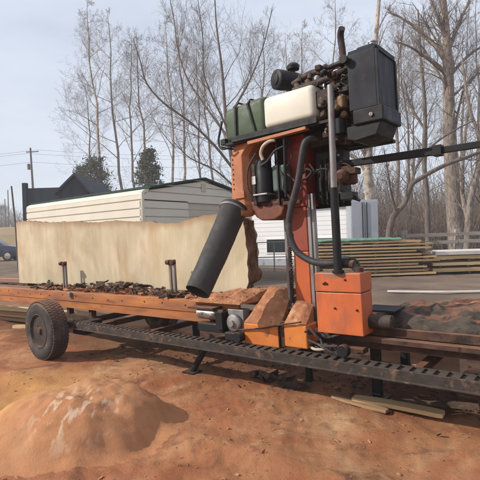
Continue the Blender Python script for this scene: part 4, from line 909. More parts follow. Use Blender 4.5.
# cream garage
def garage():
    d = 12.0; c = at(143, 240, d); c.z = gheight(c.x, c.y)
    sd = (RIGHT*-.429+FW*.348).normalized(); gd = (RIGHT*.63+FW*.777).normalized()
    root = wroot('metal_garage', c, math.atan2(gd.y, gd.x)); tag(root, 'cream metal garage with horizontal ribbed siding and dark green roof edge', 'garage')
    # local x along gable, local y along side (away left)
    Lg, Wg = 6.6, 4.85; he = at(143, 189.5, d).z-c.z-.02; hr = he+.46
    # ribbed side wall (x=0 plane)
    def rib(n_, h): 
        return [(i, h) for i in range(n_)]
    mb = MB(); nb = 12
    prof = []
    for i in range(nb):
        z0 = he*i/nb; z1 = he*(i+1)/nb; prof += [(0, z0), (0, z1-.045), (.035, z1-.035), (.035, z1-.004)]
    prof.append((0, he))
    prof = [q for q in prof if q[1] < he-.11]+[(0, he-.105)]; poly = [(p[0], p[1]) for p in prof]+[(.09, he-.105), (.09, 0)]
    mb.v = []; 
    m2 = MB().prism(poly, 0.02, Lg, 'Y'); m2.build('side_wall', 'cream', root)
    m3 = MB().prism([(Wg-p[0], p[1]) for p in poly], 0.02, Lg, 'Y'); m3.build('side_wall', 'cream', root)
    # gable wall with a roller-door opening
    dx0, dx1, dh = 1.75, 4.2, he*.905
    f = MB(); z = 0; k = 0
    hb = he/nb
    def zroof(x): return he+(hr-he)*(1-abs(x-Wg/2)/(Wg/2))
    z = 0
    while z < hr-.02:
        z1 = min(z+hb, hr); 
        sh = lambda zz: 0 if zz < he-.1 else (.05+(zz-he+.1)*.8 if zz < he else .13+(zz-he)/(hr-he)*(Wg/2-.13))
        xs0 = sh(z); xt = sh(z1)
        segs = [(xs0, Wg-xs0, xt, Wg-xt)] if z >= dh-.01 else [(xs0, dx0, xt, dx0), (dx1, Wg-xs0, dx1, Wg-xt)]
        for (a0, a1, b0, b1) in segs:
            zt = min(z1, dh) if (z < dh-.01 and z1 > dh) else z1
            for (y0_, za, zb) in ((0.0, z, zt-.035), (.04, zt-.035, zt)):
                if zb <= za: continue
                f.add([(a0, y0_, za), (a1, y0_, za), (b1, y0_, zb), (b0, y0_, zb), (a0, .1, za), (a1, .1, za), (b1, .1, zb), (b0, .1, zb)],
                      [(0, 1, 2, 3), (7, 6, 5, 4), (0, 4, 5, 1), (1, 5, 6, 2), (2, 6, 7, 3), (3, 7, 4, 0)])
        if z < dh-.01 and z1 > dh:
            f.add([(dx0, 0, dh), (dx1, 0, dh), (dx1, 0, z1), (dx0, 0, z1), (dx0, .1, dh), (dx1, .1, dh), (dx1, .1, z1), (dx0, .1, z1)], [(0, 1, 2, 3), (7, 6, 5, 4), (0, 4, 5, 1), (1, 5, 6, 2), (2, 6, 7, 3), (3, 7, 4, 0)])
        z = z1
    f.build('gable_wall', 'cream', root)
    g_ = MB()
    for i in range(12): g_.box(dx0+.0, dx1, .06+(.0), .09, dh*i/12+.006, dh*(i+1)/12-.006)
    g_.box(dx0, dx1, .075, .095, 0, dh); g_.build('roller_door', 'creamdoor', root)
    # roof, rounded eaves
    t = .05; MB().prism([(.0, he-.10), (.012, he-.045), (.05, he), (.13, he+.04), (.26, he+.062), (.26, he), (.12, he-.10)], .0, Lg, 'Y').build('eave_curve', 'cream', root)
    pr = [(.22, he+.115), (Wg/2, hr+.085), (Wg-.22, he+.115)]
    t = .05; poly = pr+[(p[0], p[1]-t) for p in reversed(pr)]
    MB().prism(poly, -.10, Lg+.10, 'Y').build('roof', 'greenroof', root)
    MB().box(Wg/2-.10, Wg/2+.10, -.02, .0, he+.10, he+.34).build('gable_vent', 'creamdoor', root)
    MB().box(-.012, .07, -.02, .0, 0, he-.05).build('corner_trim', 'cream', root)
    MB().box(Wg-.07, Wg+.012, -.02, .0, 0, he-.05).build('corner_trim', 'cream', root)
garage()
# dark barn & cladding wall left
def barn():
    p = at(26, 240, 24); p.z = gheight(p.x, p.y); root = wroot('dark_barn', p, RZ); tag(root, 'dark blue clad barn with a pointed gable behind the cream garage', 'barn')
    sc = 24/FOC; top = lambda py, px=27: (at(px, py, 24).z-p.z)
    x1 = (62-26)*sc; x2 = (89-26)*sc; xa = (77-26)*sc
    MB().box(0, x1, 0, 3.5, 0, top(188, 40)).build('low_wall', 'barn', root)
    MB().box(-.1, .12, -.05, .2, 0, top(183)).build('corner_post', 'barn', root)
    MB().prism([(x1, 0), (x1, top(189, 62)), (xa, top(174.5, 77)), (x2, top(190, 89)), (x2, 0)], .02, 5).build('gable_block', 'barn', root)
    pr = [(x1-.25, top(192, 60)), (xa, top(173, 77)), (x2+.2, top(192, 90))]
    MB().prism(pr+[(q[0], q[1]-.14) for q in reversed(pr)], -.15, 5.2).build('roof', 'barn', root)
barn()
# poles
def utility_pole():
    p = on_ground(36, 62); p.z = gheight(p.x, p.y); root = wroot('utility_pole', p, RZ); root.rotation_euler = (0, -.03, RZ); tag(root, 'tall weathered utility pole with cross arm behind the dark barn', 'utility pole')
    h = at(32, 148, 62).z-p.z
    MB().tube([(0, 0, -.3), (0, 0, h)], [.19, .12], 12).build('pole', 'pole', root, smooth=True)
    MB().box(-.6, 1.1, -.06, .06, h-.62, h-.50).build('cross_arm', 'pole', root)
    MB().lathe([(0, .2), (.75, .2), (.8, .12)], (-.38, 0, h-3.0), (0, 0, 1), 14).build('transformer', 'pole', root, smooth=True)
    for x in (-.5, .98): MB().lathe([(0, .05), (.16, .05), (.2, .03)], (x, 0, h-.5), (0, 0, 1), 8).build('insulator', 'whitewall', root)
    for i, (zz, xx) in enumerate(((h-.35, 0.98), (h-.75, -.5), (h-2.0, .1))):
        w_ = MB()
        for s_ in (-1, 1):
            L_ = 60; pts = []
            for k in range(21): t = k/20; pts.append((xx+s_*L_*t, s_*L_*.18*t, zz-1.6*4*t*(1-t)*1.0+.02))
            w_.tube(pts, .014, 5)
        w_.build('wire', 'black', root)
utility_pole()
def thin_post(px, pt, pb, depth, r_, label, lean=0, m='pole'):
    p = on_ground(px, depth); p.z = gheight(p.x, p.y); h = at(px, pt, depth).z-p.z
    o_ = MB().tube([(0, 0, -.1), (lean*.3*h, 0, h*.5), (lean*h, 0, h)], [r_, r_*.9, r_*.8], 8).build('metal_post', m); o_.location = p; o_.rotation_euler = (0, 0, RZ); tag(o_, label, 'post'); return o_
thin_post(17.5, 186, 245, 22, .05, 'dark thin leaning post standing by the left end of the slab', -.05)
thin_post(9.5, 190, 235, 75, .1, 'faint thin pole far off left of the dark leaning post')
thin_post(6.2, 199, 235, 80, .1, 'shortest distant pole at the far left edge')
# car (only its front shows)
def car():
    p = on_ground(-10, 35); p.z = gheight(p.x, p.y); root = wroot('parked_car', p, RZ+.15); root.scale = (1.12, 1.12, 1.25); tag(root, 'dark blue parked car with its front just in view at the left edge', 'car')
    # length along x: nose at +x
    body = [(-2.2, .35), (-2.25, .85), (-2.1, 1.0), (-.6, 1.05), (1.2, 1.0), (2.05, .88), (2.25, .70), (2.25, .38), (1.9, .28), (-1.9, .28)]
    MB().prism(body, -.88, .88).build('body', 'carblue', root, bevel=.06, seg=3, smooth=True)
    MB().prism([(-1.7, 1.02), (-1.35, 1.50), (.2, 1.53), (1.05, 1.0)], -.76, .76).build('cabin', 'dark_glass', root, bevel=.05, seg=3, smooth=True)
    MB().prism([(-1.38, 1.49), (-1.3, 1.55), (.18, 1.58), (.28, 1.52)], -.74, .74).build('roof', 'carblue', root, bevel=.02)
    MB().box(2.2, 2.30, -.8, .8, .38, .50).build('bumper', 'chrome', root, bevel=.02)
    for s_ in (-1, 1):
        MB().box(2.14, 2.275, s_*.62-.14, s_*.62+.14, .60, .76).build('headlight', 'chrome', root, bevel=.03)
        for x in (-1.4, 1.42):
            w_ = MB().lathe([(-.1, .2), (-.11, .3), (-.08, .33), (.08, .33), (.11, .3), (.1, .2)], (x, s_*.80, .33), (0, s_, 0), 24).build('wheel', 'rubber', root, smooth=True)
            MB().lathe([(.1, .2), (.105, .1), (.115, .05)], (x, s_*.80, .33), (0, s_, 0), 16).build('rim', 'chrome', w_, smooth=True)
car()
# white building behind, with lower windows
def white_building():
    d = 21; p = on_ground(248, d); p.z = gheight(p.x, p.y); root = wroot('white_building', p, RZ-.5); tag(root, 'long low white sided building seen behind the saw head mast', 'building')
    sc = d/FOC; L_ = 4.85; h = at(340, 207, 19.5).z-p.z
    f = MB(); nb = 13
    for i in range(nb): f.box(0, L_, .0 if True else 0, .1, h*i/nb, h*(i+1)/nb-.012)
    f.box(.01, L_-.01, .02, 2.0, 0, h-.01); f.build('wall', 'whitewall', root)
    MB().prism([(-.15, h), (2.1, h), (1.0, h+.25)], -.1, L_+.05, 'X').build('roof', 'radgrey', root)
    for x in (3.35, 1.0):
        fr_ = MB().box(x-.06, x+.96, -.04, .0, .55, 1.26).build('window', 'whitewall', root); MB().box(x, x+.9, -.05, -.03, .61, 1.20).build('pane', 'dark_glass', fr_)
    # skirting
    MB().box(0, L_, -.03, 0, 0, .32).build('skirting', 'bluegrey', root)
white_building()
def truck_box():
    d = 17.2; p = on_ground(351.5, d); p.z = gheight(p.x, p.y); root = wroot('storage_container', p, RZ-.1); tag(root, 'pale blue grey storage container with double doors at the foot of the mottled trunk', 'container')
    sc = d/FOC; L_ = 27*sc; h = at(360, 200, d).z-p.z
    MB().box(0, L_, .04, 1.35, .15, h).build('box', 'bluegrey', root, bevel=.02)
    for k in (0, 1): MB().box(.03+k*L_/2, L_/2-.02+k*L_/2, 0, .04, .2, h-.06).build('door', 'bluegrey', root, bevel=.01)
    for k in (.42, .58): MB().tube([(L_*k, -.02, .25), (L_*k, -.02, h-.1)], .018, 8).build('lock_rod', 'black', root)
    MB().box(.05, L_-.05, .1, 1.3, 0, .15).build('underframe', 'black', root)
truck_box()
# pipe gate
def gate():
    d = 17; p = on_ground(257, d); p.z = gheight(p.x, p.y); root = wroot('pipe_gate', p, RZ); tag(root, 'thin grey pipe railing in front of the white building left of the mast', 'railing')
    sc = d/FOC; L_ = 50*sc; h = at(280, 242, d).z-p.z
    for z in (h, h*.5): MB().tube([(0, 0, z), (L_, 0, z)], .02, 8).build('rail', 'steel', root, smooth=True)
    for k in range(4): MB().tube([(L_*k/3, 0, 0), (L_*k/3, 0, h)], .024, 8).build('post', 'steel', root, smooth=True)
gate()
# fence at the right
def fence():
    d = 18.5; p = on_ground(404, d); p.z = gheight(p.x, p.y); root = wroot('rail_fence', p, RZ+.0); tag(root, 'weathered two rail wooden fence behind the lumber stacks', 'fence')
    sc = d/FOC; h0 = at(457, 229, d).z-p.z
    for px in (404, 457, 510, 563):
        x = (px-404)*sc; MB().box(x-.09, x+.09, -.09, .09, -.1, h0).build('post', 'greywood', root, bevel=.01)
    for (pt, pb) in ((232.5, 236), (240, 243.5)):
        z1 = at(457, pt, d).z-p.z; z0 = at(457, pb, d).z-p.z
        for k in range(3): MB().box(k*53*sc+.02, (k+1)*53*sc-.02, -.135, -.095, z0+.02*k, z1+.02*k).build('rail', 'greywood', root, bevel=.006)
fence()
# lumber stacks
def lumber_stack(px0, px1, ptop, d, layers, cols, group, labels, depthy, seed, mats, rag=.36, rz=0, bh=None):
    r_ = random.Random(seed); p = on_ground(px0, d); p.z = gheight(p.x, p.y)+.02; L_ = (px1-px0)*d/FOC; htot = at((px0+px1)/2, ptop, d).z-p.z
    pitch = htot/layers; th = pitch*.64; gp = pitch*.36; cw_ = depthy/cols; ref = {}
    rot = Matrix.Translation(p) @ Matrix.Rotation(RZ+rz, 4, 'Z')
    for i in range(layers):
        z0 = gp+i*pitch
        for j in range(cols):
            x0 = r_.uniform(-rag, rag*.3)-(.25 if r_.random() < .15 else 0); x1 = L_+r_.uniform(-rag, rag); k = r_.choice(mats)
            if i == layers-1: x1 -= rag*.8
            mb = MB().box(x0, x1, .01+j*cw_+r_.uniform(-.045, .03), (j+1)*cw_-.02, z0+.002, z0+th*r_.uniform(.8, 1.0)-.002)
            tz_ = r_.uniform(-.012, .012)
            for q in mb.v: q.z += r_.uniform(-.007, .007)+tz_*(1 if q.x > L_/2 else -1); q.y += r_.uniform(-.008, .008)
            o_ = mb.build('board', k); o_.matrix_world = rot; tag(o_, labels[0], 'board', group)
        for k in range(5):
            x = L_*(.05+.225*k)+r_.uniform(-.03, .03)
            if k == 4: x = L_*.96
            o_ = MB().box(x-.03, x+.03, r_.uniform(-.03, .01), depthy, z0-gp+.002, z0-.002).build('spacer_stick', 'sticker'); o_.matrix_world = rot; tag(o_, labels[1], 'spacer stick', group.replace('boards', 'spacer sticks'))
    return rot, L_, p.z+htot, htot
rot, L_, zt, ht = lumber_stack(321, 428, 241, 13.6, 11, 5, 'boards in the long yellow lumber stack', ('rough yellow brown board in the long lumber stack behind the control box', 'dark spacer stick between layers of the long lumber stack'), 1.3, 5,
    ['board', 'board_pale', 'board_brown', 'board_brown', 'board'])
# tarp over it
tp = MB(); nx = 40
for i in range(nx+1):
    for j in range(9):
        x = -.15+(L_*.80)*i/nx; y = -.03+1.4*j/8; tp.v.append(V((x, y, ht+.045+.02*noise.noise(V((x*2, y*2, 0)))+.035*(j > 0)-.02*noise.noise(V((x*7, y*3, 2))))))
n0 = len(tp.v)
tp.v += [q-V((0, 0, .03)) for q in tp.v[:]]
for i in range(nx):
    for j in range(8): k = i*9+j; tp.f.append((k, k+9, k+10, k+1)); tp.f.append((k+n0, k+1+n0, k+10+n0, k+9+n0))
for i in range(nx): k = i*9; tp.f.append((k, k+n0, k+9+n0, k+9)); k += 8; tp.f.append((k, k+9, k+9+n0, k+n0))
for j in range(8): tp.f.append((j, j+1, j+1+n0, j+n0)); k = nx*9+j; tp.f.append((k, k+n0, k+1+n0, k+1))
o_ = tp.build('tarp', 'tarp'); o_.matrix_world = rot; tag(o_, 'dull green tarp laid flat over the long lumber stack', 'tarp')
rot2, L2, zt2, ht2 = lumber_stack(433, 560, 254, 13.9, 3, 3, 'boards in the low stack at the right edge', ('pale board in the low lumber stack under the white sheet', 'dark spacer stick in the low lumber stack under the white sheet'), 1.2, 9,
    ['board_pale', 'board_pale', 'board'], .12)
sh = MB().box(.05, L2, -.04, 1.25, ht2+.012, ht2+.13).build('foam_sheet', 'sheet', bevel=.01); sh.matrix_world = rot2; tag(sh, 'long white sheet bundle lying on the low lumber stack at the right edge', 'sheet')
# rusty-brown brushwood behind low stack
r = random.Random(17); sp = []
w0 = on_ground(470, 16)
for i in range(120):
    q = w0+RIGHT*r.uniform(-1.6, 3)+FW*r.gauss(0, .25); q.z = gheight(q.x, q.y)+.62*r.random(); sp.append((TI @ q, r.uniform(.3, .8), r.uniform(.05, .12), r.uniform(.04, .08)))
heap('slab_wood_heap', 10, sp, 'board_brown', 'brown heap of slab wood between fence and low lumber stack')
# long pale strip lying on the yard
p0 = on_ground(386, 9.4); p0.z = gheight(p0.x, p0.y)+.02; p1 = on_ground(500, 8.7); p1.z = gheight(p1.x, p1.y)+.02
plank('pale_strip', 'sheet', TI @ p0, TI @ p1, .07, .03, 'long pale strip lying across the brown yard behind the bark slab', 'strip', -.12)

# ------------------------------------------------------------------ trees
def limb(mb, pts, radii, n_):
    mb.tube(pts, radii, n_, caps=False)
def branch(mb, r_, p, d, L_, rad, lvl, maxl, up=.25, wob=.22, seglen=None):
    segs = max(3, int(5-lvl*.6)); pts = [p]; rs = [rad]; q = p.copy(); dd = d.normalized()
    for i in range(segs):
        dd = (dd+V((r_.gauss(0, wob), r_.gauss(0, wob), r_.gauss(0, wob)+up*.25))).normalized()
        q = q+dd*L_/segs; pts.append(q); rs.append(max(rad*(1-.8*(i+1)/segs), .0038))
    limb(mb, pts, rs, 6 if lvl == 0 else (4 if lvl == 1 else 3))
    if lvl >= maxl: return
    nb = {0: 7, 1: 7, 2: 5, 3: 4}.get(lvl, 3)
    for k in range(nb):
        t = .2+.8*(k+r_.random())/nb; i = min(int(t*segs), segs-1); f = t*segs-i; pp = pts[i].lerp(pts[i+1], min(f, 1))
        ax = (pts[i+1]-pts[i]).normalized(); s = ax.orthogonal().normalized(); s.rotate(Quaternion(ax, r_.uniform(0, 6.28)))
        nd = (ax*r_.uniform(.75, 1.1)+s*r_.uniform(.6, 1.25)+V((0, 0, up))).normalized()
        branch(mb, r_, pp, nd, L_*r_.uniform(.34, .72)*(1.15-t*.45), max(rs[i]*.5, .0042), lvl+1, maxl, up*.75, wob*1.25)
def make_tree(seed, h, rad, first=.35, spread=.5, nl=16, maxl=3, lean=(0, 0), up=.3):
    r_ = random.Random(seed); tr = MB(); cr = MB(); pts = []; rs = []; n_ = 12; x = y = 0
    for i in range(n_+1):
        t = i/n_; pts.append(V((lean[0]*h*t*t+x, lean[1]*h*t+y, h*t-.15))); rs.append(.8*rad*(1.25 if i == 0 else 1)*(1-t)**.8+.012); x += r_.gauss(0, .012*h*.5); y += r_.gauss(0, .012*h*.5)
    tr.tube(pts, rs, 10)
    for k in range(nl):
        t = first+(1-first)*((k+r_.random())/nl)**.9*.97; i = min(int(t*n_), n_-1); p = pts[i].lerp(pts[i+1], t*n_-i); an = k*2.4+r_.uniform(-.6, .6)
        el_ = r_.uniform(.5, 1.05)
        d = V((math.cos(an), math.sin(an), math.tan(el_)*.9)).normalized()
        branch(cr, r_, p, d, h*spread*(1.08-t)*r_.uniform(.7, 1.1), rs[i]*.36, 1, maxl+1, up, .13)
    return tr, cr
variants = [make_tree(1, 20, .17, .40, .36, 17), make_tree(2, 22, .20, .48, .36, 18), make_tree(3, 17, .14, .34, .40, 15), make_tree(4, 24, .30, .42, .62, 20, up=.2), make_tree(5, 15, .12, .25, .6, 15)]
vmesh = {}
def inst_tree(vi, px, depth, scale, label, barkm='tree', rz=0, lean=0, group='bare winter trees behind the yard'):
    key = (vi, barkm)
    if key not in vmesh:
        tr, cr = variants[vi]; a_ = tr.build('trunk', barkm, smooth=True); c_ = cr.build('crown', 'tree' if barkm == 'pale' else barkm)
        vmesh[key] = (a_.data, c_.data); bpy.data.objects.remove(a_); bpy.data.objects.remove(c_)
    p = on_ground(px, depth); p.z = gheight(p.x, p.y)-.1; root = wroot('bare_tree', p, rz); root.scale = (scale,)*3
    root.rotation_euler = (lean*math.sin(RZ), lean*math.cos(RZ), rz) if lean else (0, 0, rz)
    for nm, me in zip(('trunk', 'crown'), vmesh[key]):
        o_ = bpy.data.objects.new(nm, me); COL.objects.link(o_); o_.parent = root
    tag(root, label, 'tree', group); return root
# (variant, px, depth, scale, bark, label)
TR = [
 (0, 93, 46, .92, 'tree', 'short slim bare tree, leftmost of the trees behind the cream garage'),
 (1, 112, 44, 1.16, 'pale', 'tall slim bare tree with whitish trunk, second tree from the left'),
 (2, 123, 47, 1.5, 'tree', 'bare tree just right of the leftmost whitish trunk'),
 (0, 136, 52, 1.25, 'tree', 'fine twiggy bare tree above the left half of the garage roof'),
 (1, 152, 50, 1.1, 'tree', 'thin bare tree rising left of the garage gable corner'),
 (2, 170, 44, 1.4, 'pale', 'slim bare tree with pale trunk above the garage gable'),
 (0, 186, 48, 1.3, 'pale', 'pale straight trunk bare tree over the right slope of the garage gable'),
 (4, 200, 40, 1.3, 'tree', 'low spreading bare tree over the right end of the garage roof'),
 (1, 214, 52, 1.10, 'tree', 'tall bare tree just left of the green tank'),
 (3, 262, 46, .98, 'tree', 'broad bare tree rising behind the tanks'),
 (0, 285, 50, 1.2, 'tree', 'tall bare tree rising behind the air cleaner'),
 (1, 312, 44, 1.05, 'tree', 'bare tree directly behind the engine manifold'),
 (2, 334, 40, 1.35, 'tree', 'bare tree just left of the exhaust pipe'),
 (3, 396, 44, .95, 'tree', 'bare tree right beside the radiator'),
 (0, 412, 36, .9, 'treedark', 'slim dark bare tree between radiator and thick right trunk'),
 (4, 428, 30, 1.1, 'tree', 'bushy bare tree left of the thick right trunk'),
 (2, 466, 34, 1.1, 'tree', 'bare tree right of the thick trunk near the edge'),
 (1, 486, 38, 1.0, 'treedark', 'dark bare tree at the right edge of the view'),
 (4, 405, 32, .9, 'treedark', 'low dark bare tree behind the lumber stack end'),
]
r = random.Random(5)
for (vi, px, dp, sc, bk, lb) in TR: inst_tree(vi, px, dp, sc, lb, bk, r.uniform(0, 6.28), r.uniform(-.04, .04))

def hero(name, label, m, lines, depth, seed, sub=10, sublen=.28, maxl=3, up=.3, wob=.14, trunk_lines=1, group=None):
    """lines: lists of (px, py, diameter in px, extra depth) - measured once from the view, placed at the tree's real distance"""
    base = at(lines[0][0][0], lines[0][0][1], depth); base.z = gheight(base.x, base.y)
    root = wroot(name, base); r_ = random.Random(seed); tr = MB(); cr = MB()
    for li, ln in enumerate(lines):
        pts = [at(q[0], q[1], depth+q[3])-base for q in ln]; rs = [max(q[2]*depth/FOC/2*(1 if q[2] > 6 or name != 'spreading_tree' else .72), .010) for q in ln]
        if li == 0: pts[0].z = -.1
        sp_ = smooth_path(pts, 4); rr_ = []
        for i in range(len(sp_)):
            k = i/4; i0 = min(int(k), len(rs)-1); i1 = min(i0+1, len(rs)-1); rr_.append(rs[i0]+(rs[i1]-rs[i0])*(k-i0))
        (tr if li < trunk_lines else cr).tube(sp_, rr_, 10 if li < trunk_lines else 8)
        tot = sum((q-p).length for p, q in zip(sp_, sp_[1:]))
        ns = sub if li else max(2, sub//2)
        for k in range(ns):
            t = (.35 if li == 0 else .15)+(.85 if li else .6)*(k+r_.random())/ns; t = min(t, .99); i = min(int(t*(len(sp_)-1)), len(sp_)-2); p = sp_[i]
            ax = (sp_[i+1]-sp_[i]).normalized(); s = ax.orthogonal().normalized(); s.rotate(Quaternion(ax, r_.uniform(0, 6.28)))
            branch(cr, r_, p, (ax+s*r_.uniform(.5, 1)+V((0, 0, up))).normalized(), tot*sublen*(1.2-t)*r_.uniform(.6, 1.3), rr_[i]*.36, 1, maxl, up, wob)
    if tr.v: tr.build('trunk', m, root, org=(0, 0, 0), smooth=True)
    cr.build('crown', 'tree' if m == 'pale' else m, root, org=(0, 0, 0))
    tag(root, label, 'tree', group); return root
hero('spreading_tree', 'large spreading dark tree whose long limbs reach left above the garage gable', 'treedark', [
    [(246, 236, 8, 0), (240, 200, 7, 0), (232, 160, 6, 0), (226, 120, 5, 0), (222, 70, 3.5, 0), (216, 20, 2, 0), (214, -30, 1.2, 0)],
    [(234, 170, 4, 0), (215, 146, 3.4, -.5), (190, 122, 2.8, -1), (165, 104, 2.4, -1.4), (147, 84, 2, -1.6), (140, 60, 1.4, -1.8), (133, 38, .9, -2)],
    [(230, 140, 3.6, 0), (208, 110, 2.8, .5), (188, 80, 2.4, 1), (178, 50, 1.9, 1.4), (174, 20, 1.4, 1.6), (168, -10, .9, 2)],
    [(226, 120, 3, 0), (246, 88, 2.4, .5), (262, 50, 1.8, 1), (272, 10, 1.2, 1)],
    [(228, 130, 2.8, 0), (205, 78, 2, -1), (203, 40, 1.6, -1), (198, 0, 1, -1)],
    [(238, 190, 2.8, 0), (215, 170, 2.2, -.6), (190, 158, 1.6, -1), (172, 140, 1, -1.2)],
    ], 27, 41, sub=15, sublen=.42)
hero('thick_tree', 'tall tree with the thickest brown trunk, right of the radiator', 'tree', [
    [(459, 238, 19, 0), (454, 205, 15, 0), (451, 160, 13, 0), (449, 110, 11, 0), (448, 70, 10, 0), (446, 30, 7, 0), (442, -20, 4, 0)],
    [(447, 62, 6, 0), (430, 40, 3.5, .3), (405, 20, 2.2, .6), (388, 12, 1.2, .8)],
    [(448, 75, 5, 0), (432, 62, 3, -.4), (412, 48, 2, -.7), (398, 42, 1.2, -.8)],
    [(447, 55, 5, 0), (458, 25, 3.5, .5), (472, -5, 2, .7)],
    [(447, 40, 4.5, 0), (436, 14, 3, -.5), (425, -15, 2, -.6)],
    [(448, 78, 4, 0), (468, 56, 2.6, .4), (492, 40, 1.6, .7)],
    [(449, 100, 3, 0), (470, 80, 2, -.4), (490, 66, 1.2, -.5)],
    [(448, 48, 3.5, 0), (444, 20, 2.6, .6), (438, -8, 1.6, .8)],
    ], 21, 42, sub=13, sublen=.42)
hero('leaning_tree', 'dark crooked tree leaning right above the end of the lumber stack', 'treedark', [
    [(386, 240, 8, 0), (391, 222, 6.5, 0), (404, 204, 5.5, 0), (411, 186, 5, 0), (421, 178, 4.5, 0), (445, 165, 4, 0), (470, 156, 3.4, 0), (500, 143, 2.5, 0)],
    [(410, 190, 4, 0), (416, 168, 3, .4), (432, 146, 2.4, .8), (455, 130, 1.8, 1), (475, 120, 1.2, 1)],
    [(397, 214, 3, 0), (391, 192, 2.2, -.4), (388, 172, 1.5, -.6), (384, 150, 1, -.6)],
    ], 17, 43, sub=8, sublen=.3, maxl=3)
hero('mottled_tree', 'pale mottled trunk standing behind the storage container', 'pale', [
    [(371, 240, 11, 0), (370, 200, 10, 0), (368, 170, 9, 0), (369, 140, 8, 0), (372, 100, 7, 0), (375, 50, 5, 0), (380, -10, 3, 0)],
    [(368, 175, 5, 0), (358, 160, 4, .3), (346, 150, 3, .5), (340, 120, 2, .6)],
    [(370, 130, 4, 0), (385, 100, 3, -.3), (398, 62, 2.2, -.5), (404, 20, 1.4, -.5)],
    ], 25, 44, sub=10, sublen=.36)
hero('forked_tree', 'leaning brown trunk forked low at the right edge behind the fence', 'tree', [
    [(466, 238, 8, 0), (470, 205, 6.5, 0), (478, 170, 5.5, 0), (486, 130, 4, 0), (500, 70, 3, 0)],
    [(468, 220, 5, 0), (462, 190, 4, .4), (464, 150, 3, .6), (470, 90, 2, .8)],
    [(480, 240, 6, 0), (486, 200, 5, 0), (484, 150, 4, 0), (470, 110, 3, 0), (462, 60, 2, 0)],
    ], 19, 45, sub=10, sublen=.36)
hero('slim_tree', 'slim straight trunk between leaning tree and thick right trunk', 'treedark', [
    [(428, 238, 6, 0), (427, 200, 5, 0), (424, 160, 4.4, 0), (425, 110, 3.6, 0), (421, 60, 2.6, 0), (418, 10, 1.6, 0)],
    [(425, 130, 2.5, 0), (410, 104, 1.8, .3), (404, 80, 1.2, .4)],
    ], 23, 46, sub=10, sublen=.28)

# evergreens: leaf clumps round a stem
def evergreen(px, pt, depth, wpx, label, seed, squat=1):
    p = on_ground(px, depth); p.z = gheight(p.x, p.y); h = at(px, pt, depth).z-p.z; R_ = wpx*depth/FOC/2
    root = wroot('evergreen', p); tag(root, label, 'evergreen'); r_ = random.Random(seed)
    MB().tube([(0, 0, -.1), (0, 0, h*.92)], [.14, .03], 8).build('trunk', 'treedark', root)
    mb = MB()
    for c_ in range(130):
        t = r_.random()**.75; z = h*(.22+.78*t); rr_ = R_*(1-((z/h)-.3)**2*1.6 if z/h > .3 else .9)*r_.uniform(.25, 1.08); rr_ = max(rr_, .05)
        an = r_.uniform(0, 6.28); cc = V((math.cos(an)*rr_, math.sin(an)*rr_, z)); cs = r_.uniform(.18, .46)*R_*.5
        for k in range(70):
            q = cc+V((r_.gauss(0, cs), r_.gauss(0, cs), r_.gauss(0, cs*.7))); s = r_.uniform(.05, .13)
            d1 = V((r_.gauss(0, 1), r_.gauss(0, 1), r_.gauss(0, 1))).normalized()*s; d2 = d1.orthogonal().normalized()*s*.45; d2.rotate(Quaternion(d1.normalized(), r_.uniform(0, 6)))
            mb.add([q-d1, q+d2, q+d1, q-d2], [(0, 1, 2, 3)])
    mb.build('foliage', 'needles', root)
evergreen(97, 158, 38, 42, 'rounded dark evergreen behind the left half of the garage roof', 1)
evergreen(151, 149, 36, 34, 'taller dark evergreen behind the garage gable corner', 2)
evergreen(83, 168, 44, 26, 'smaller dark evergreen beside the pointed barn gable', 3)
evergreen(2, 206, 120, 26, 'distant dark evergreen clump at the left edge of the field', 4)

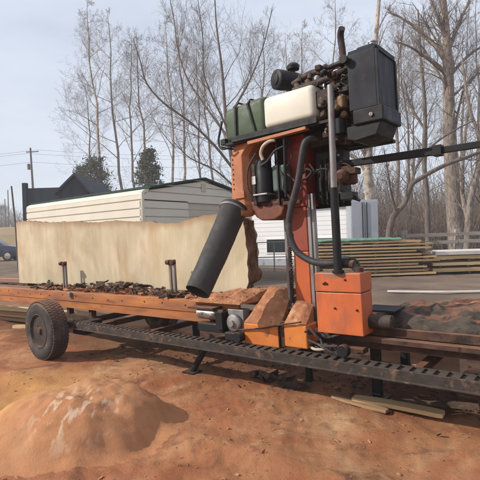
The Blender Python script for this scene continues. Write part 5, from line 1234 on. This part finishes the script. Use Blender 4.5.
# thicket and far woods: nobody could count these
def thicket(name, px0, px1, d0, d1, count, h0, h1, m, label, seed, rr0=.012):
    r_ = random.Random(seed); mb = MB(); nn = 0
    for i in range(count):
        d = r_.uniform(d0, d1); px = r_.uniform(px0, px1); p = on_ground(px, d); p.z = gheight(p.x, p.y)-.05
        h = r_.uniform(h0, h1)*(.5+.7*abs(noise.noise(V((px*.02, d*.1, seed))))+.3); q = p.copy(); pts = [q]; dd = V((r_.gauss(0, .22), r_.gauss(0, .22), 1)); rs = [r_.uniform(rr0, rr0*3)]
        for k in range(3): dd += V((r_.gauss(0, .16), r_.gauss(0, .16), 0)); q = q+dd.normalized()*h/3; pts.append(q); rs.append(max(rs[0]*(1-.3*(k+1)), .006))
        mb.tube(pts, rs, 3, caps=False)
        for b_ in range(5):
            k = r_.randrange(0, 3); pp = pts[k].lerp(pts[k+1], r_.random()); d2 = (V((r_.gauss(0, .7), r_.gauss(0, .7), r_.uniform(.3, 1)))).normalized(); L_ = h*r_.uniform(.15, .4)
            e1 = pp+d2*L_*.5; e2 = e1+(d2+V((r_.gauss(0, .3), r_.gauss(0, .3), .1))).normalized()*L_*.5
            mb.tube([pp, e1, e2], [rs[k]*.6, rs[k]*.45, .006], 3, caps=False)
    o_ = mb.build(name, m); tag(o_, label, 'woods', kind='stuff')
thicket('thicket', 340, 580, 24, 46, 3600, 1.6, 4.2, 'brush', 'dry brown thicket filling the wood edge behind the fence', 3, .012)
thicket('far_woods', 225, 620, 48, 85, 2600, 5, 13, 'tree', 'hazy bare woods far behind the fence and thicket', 4, .03)
thicket('far_woods', 70, 235, 60, 95, 450, 3, 8, 'tree', 'hazy bare woods far behind the cream garage', 5, .03)
thicket('field_edge', -60, 30, 95, 130, 500, 2, 5, 'brush', 'thin brown hedgerow along the far field at the left', 6, .03)

# haze: even thin air over the whole place
hz = MB().box(-150, 150, -150, 150, -3, 45).build('haze', 'ground')
hm = bpy.data.materials.new('haze_air'); hm.use_nodes = True; N = hm.node_tree.nodes; N.clear()
ho = N.new('ShaderNodeOutputMaterial'); hv = N.new('ShaderNodeVolumePrincipled'); hv.inputs['Density'].default_value = .0020; hv.inputs['Color'].default_value = (.95, .97, 1, 1)
hm.node_tree.links.new(hv.outputs[0], ho.inputs['Volume']); hz.data.materials.clear(); hz.data.materials.append(hm); tag(hz, 'thin pale winter haze over the yard', 'haze', kind='stuff')
S.cycles.volume_bounces = 1; S.cycles.max_bounces = 6
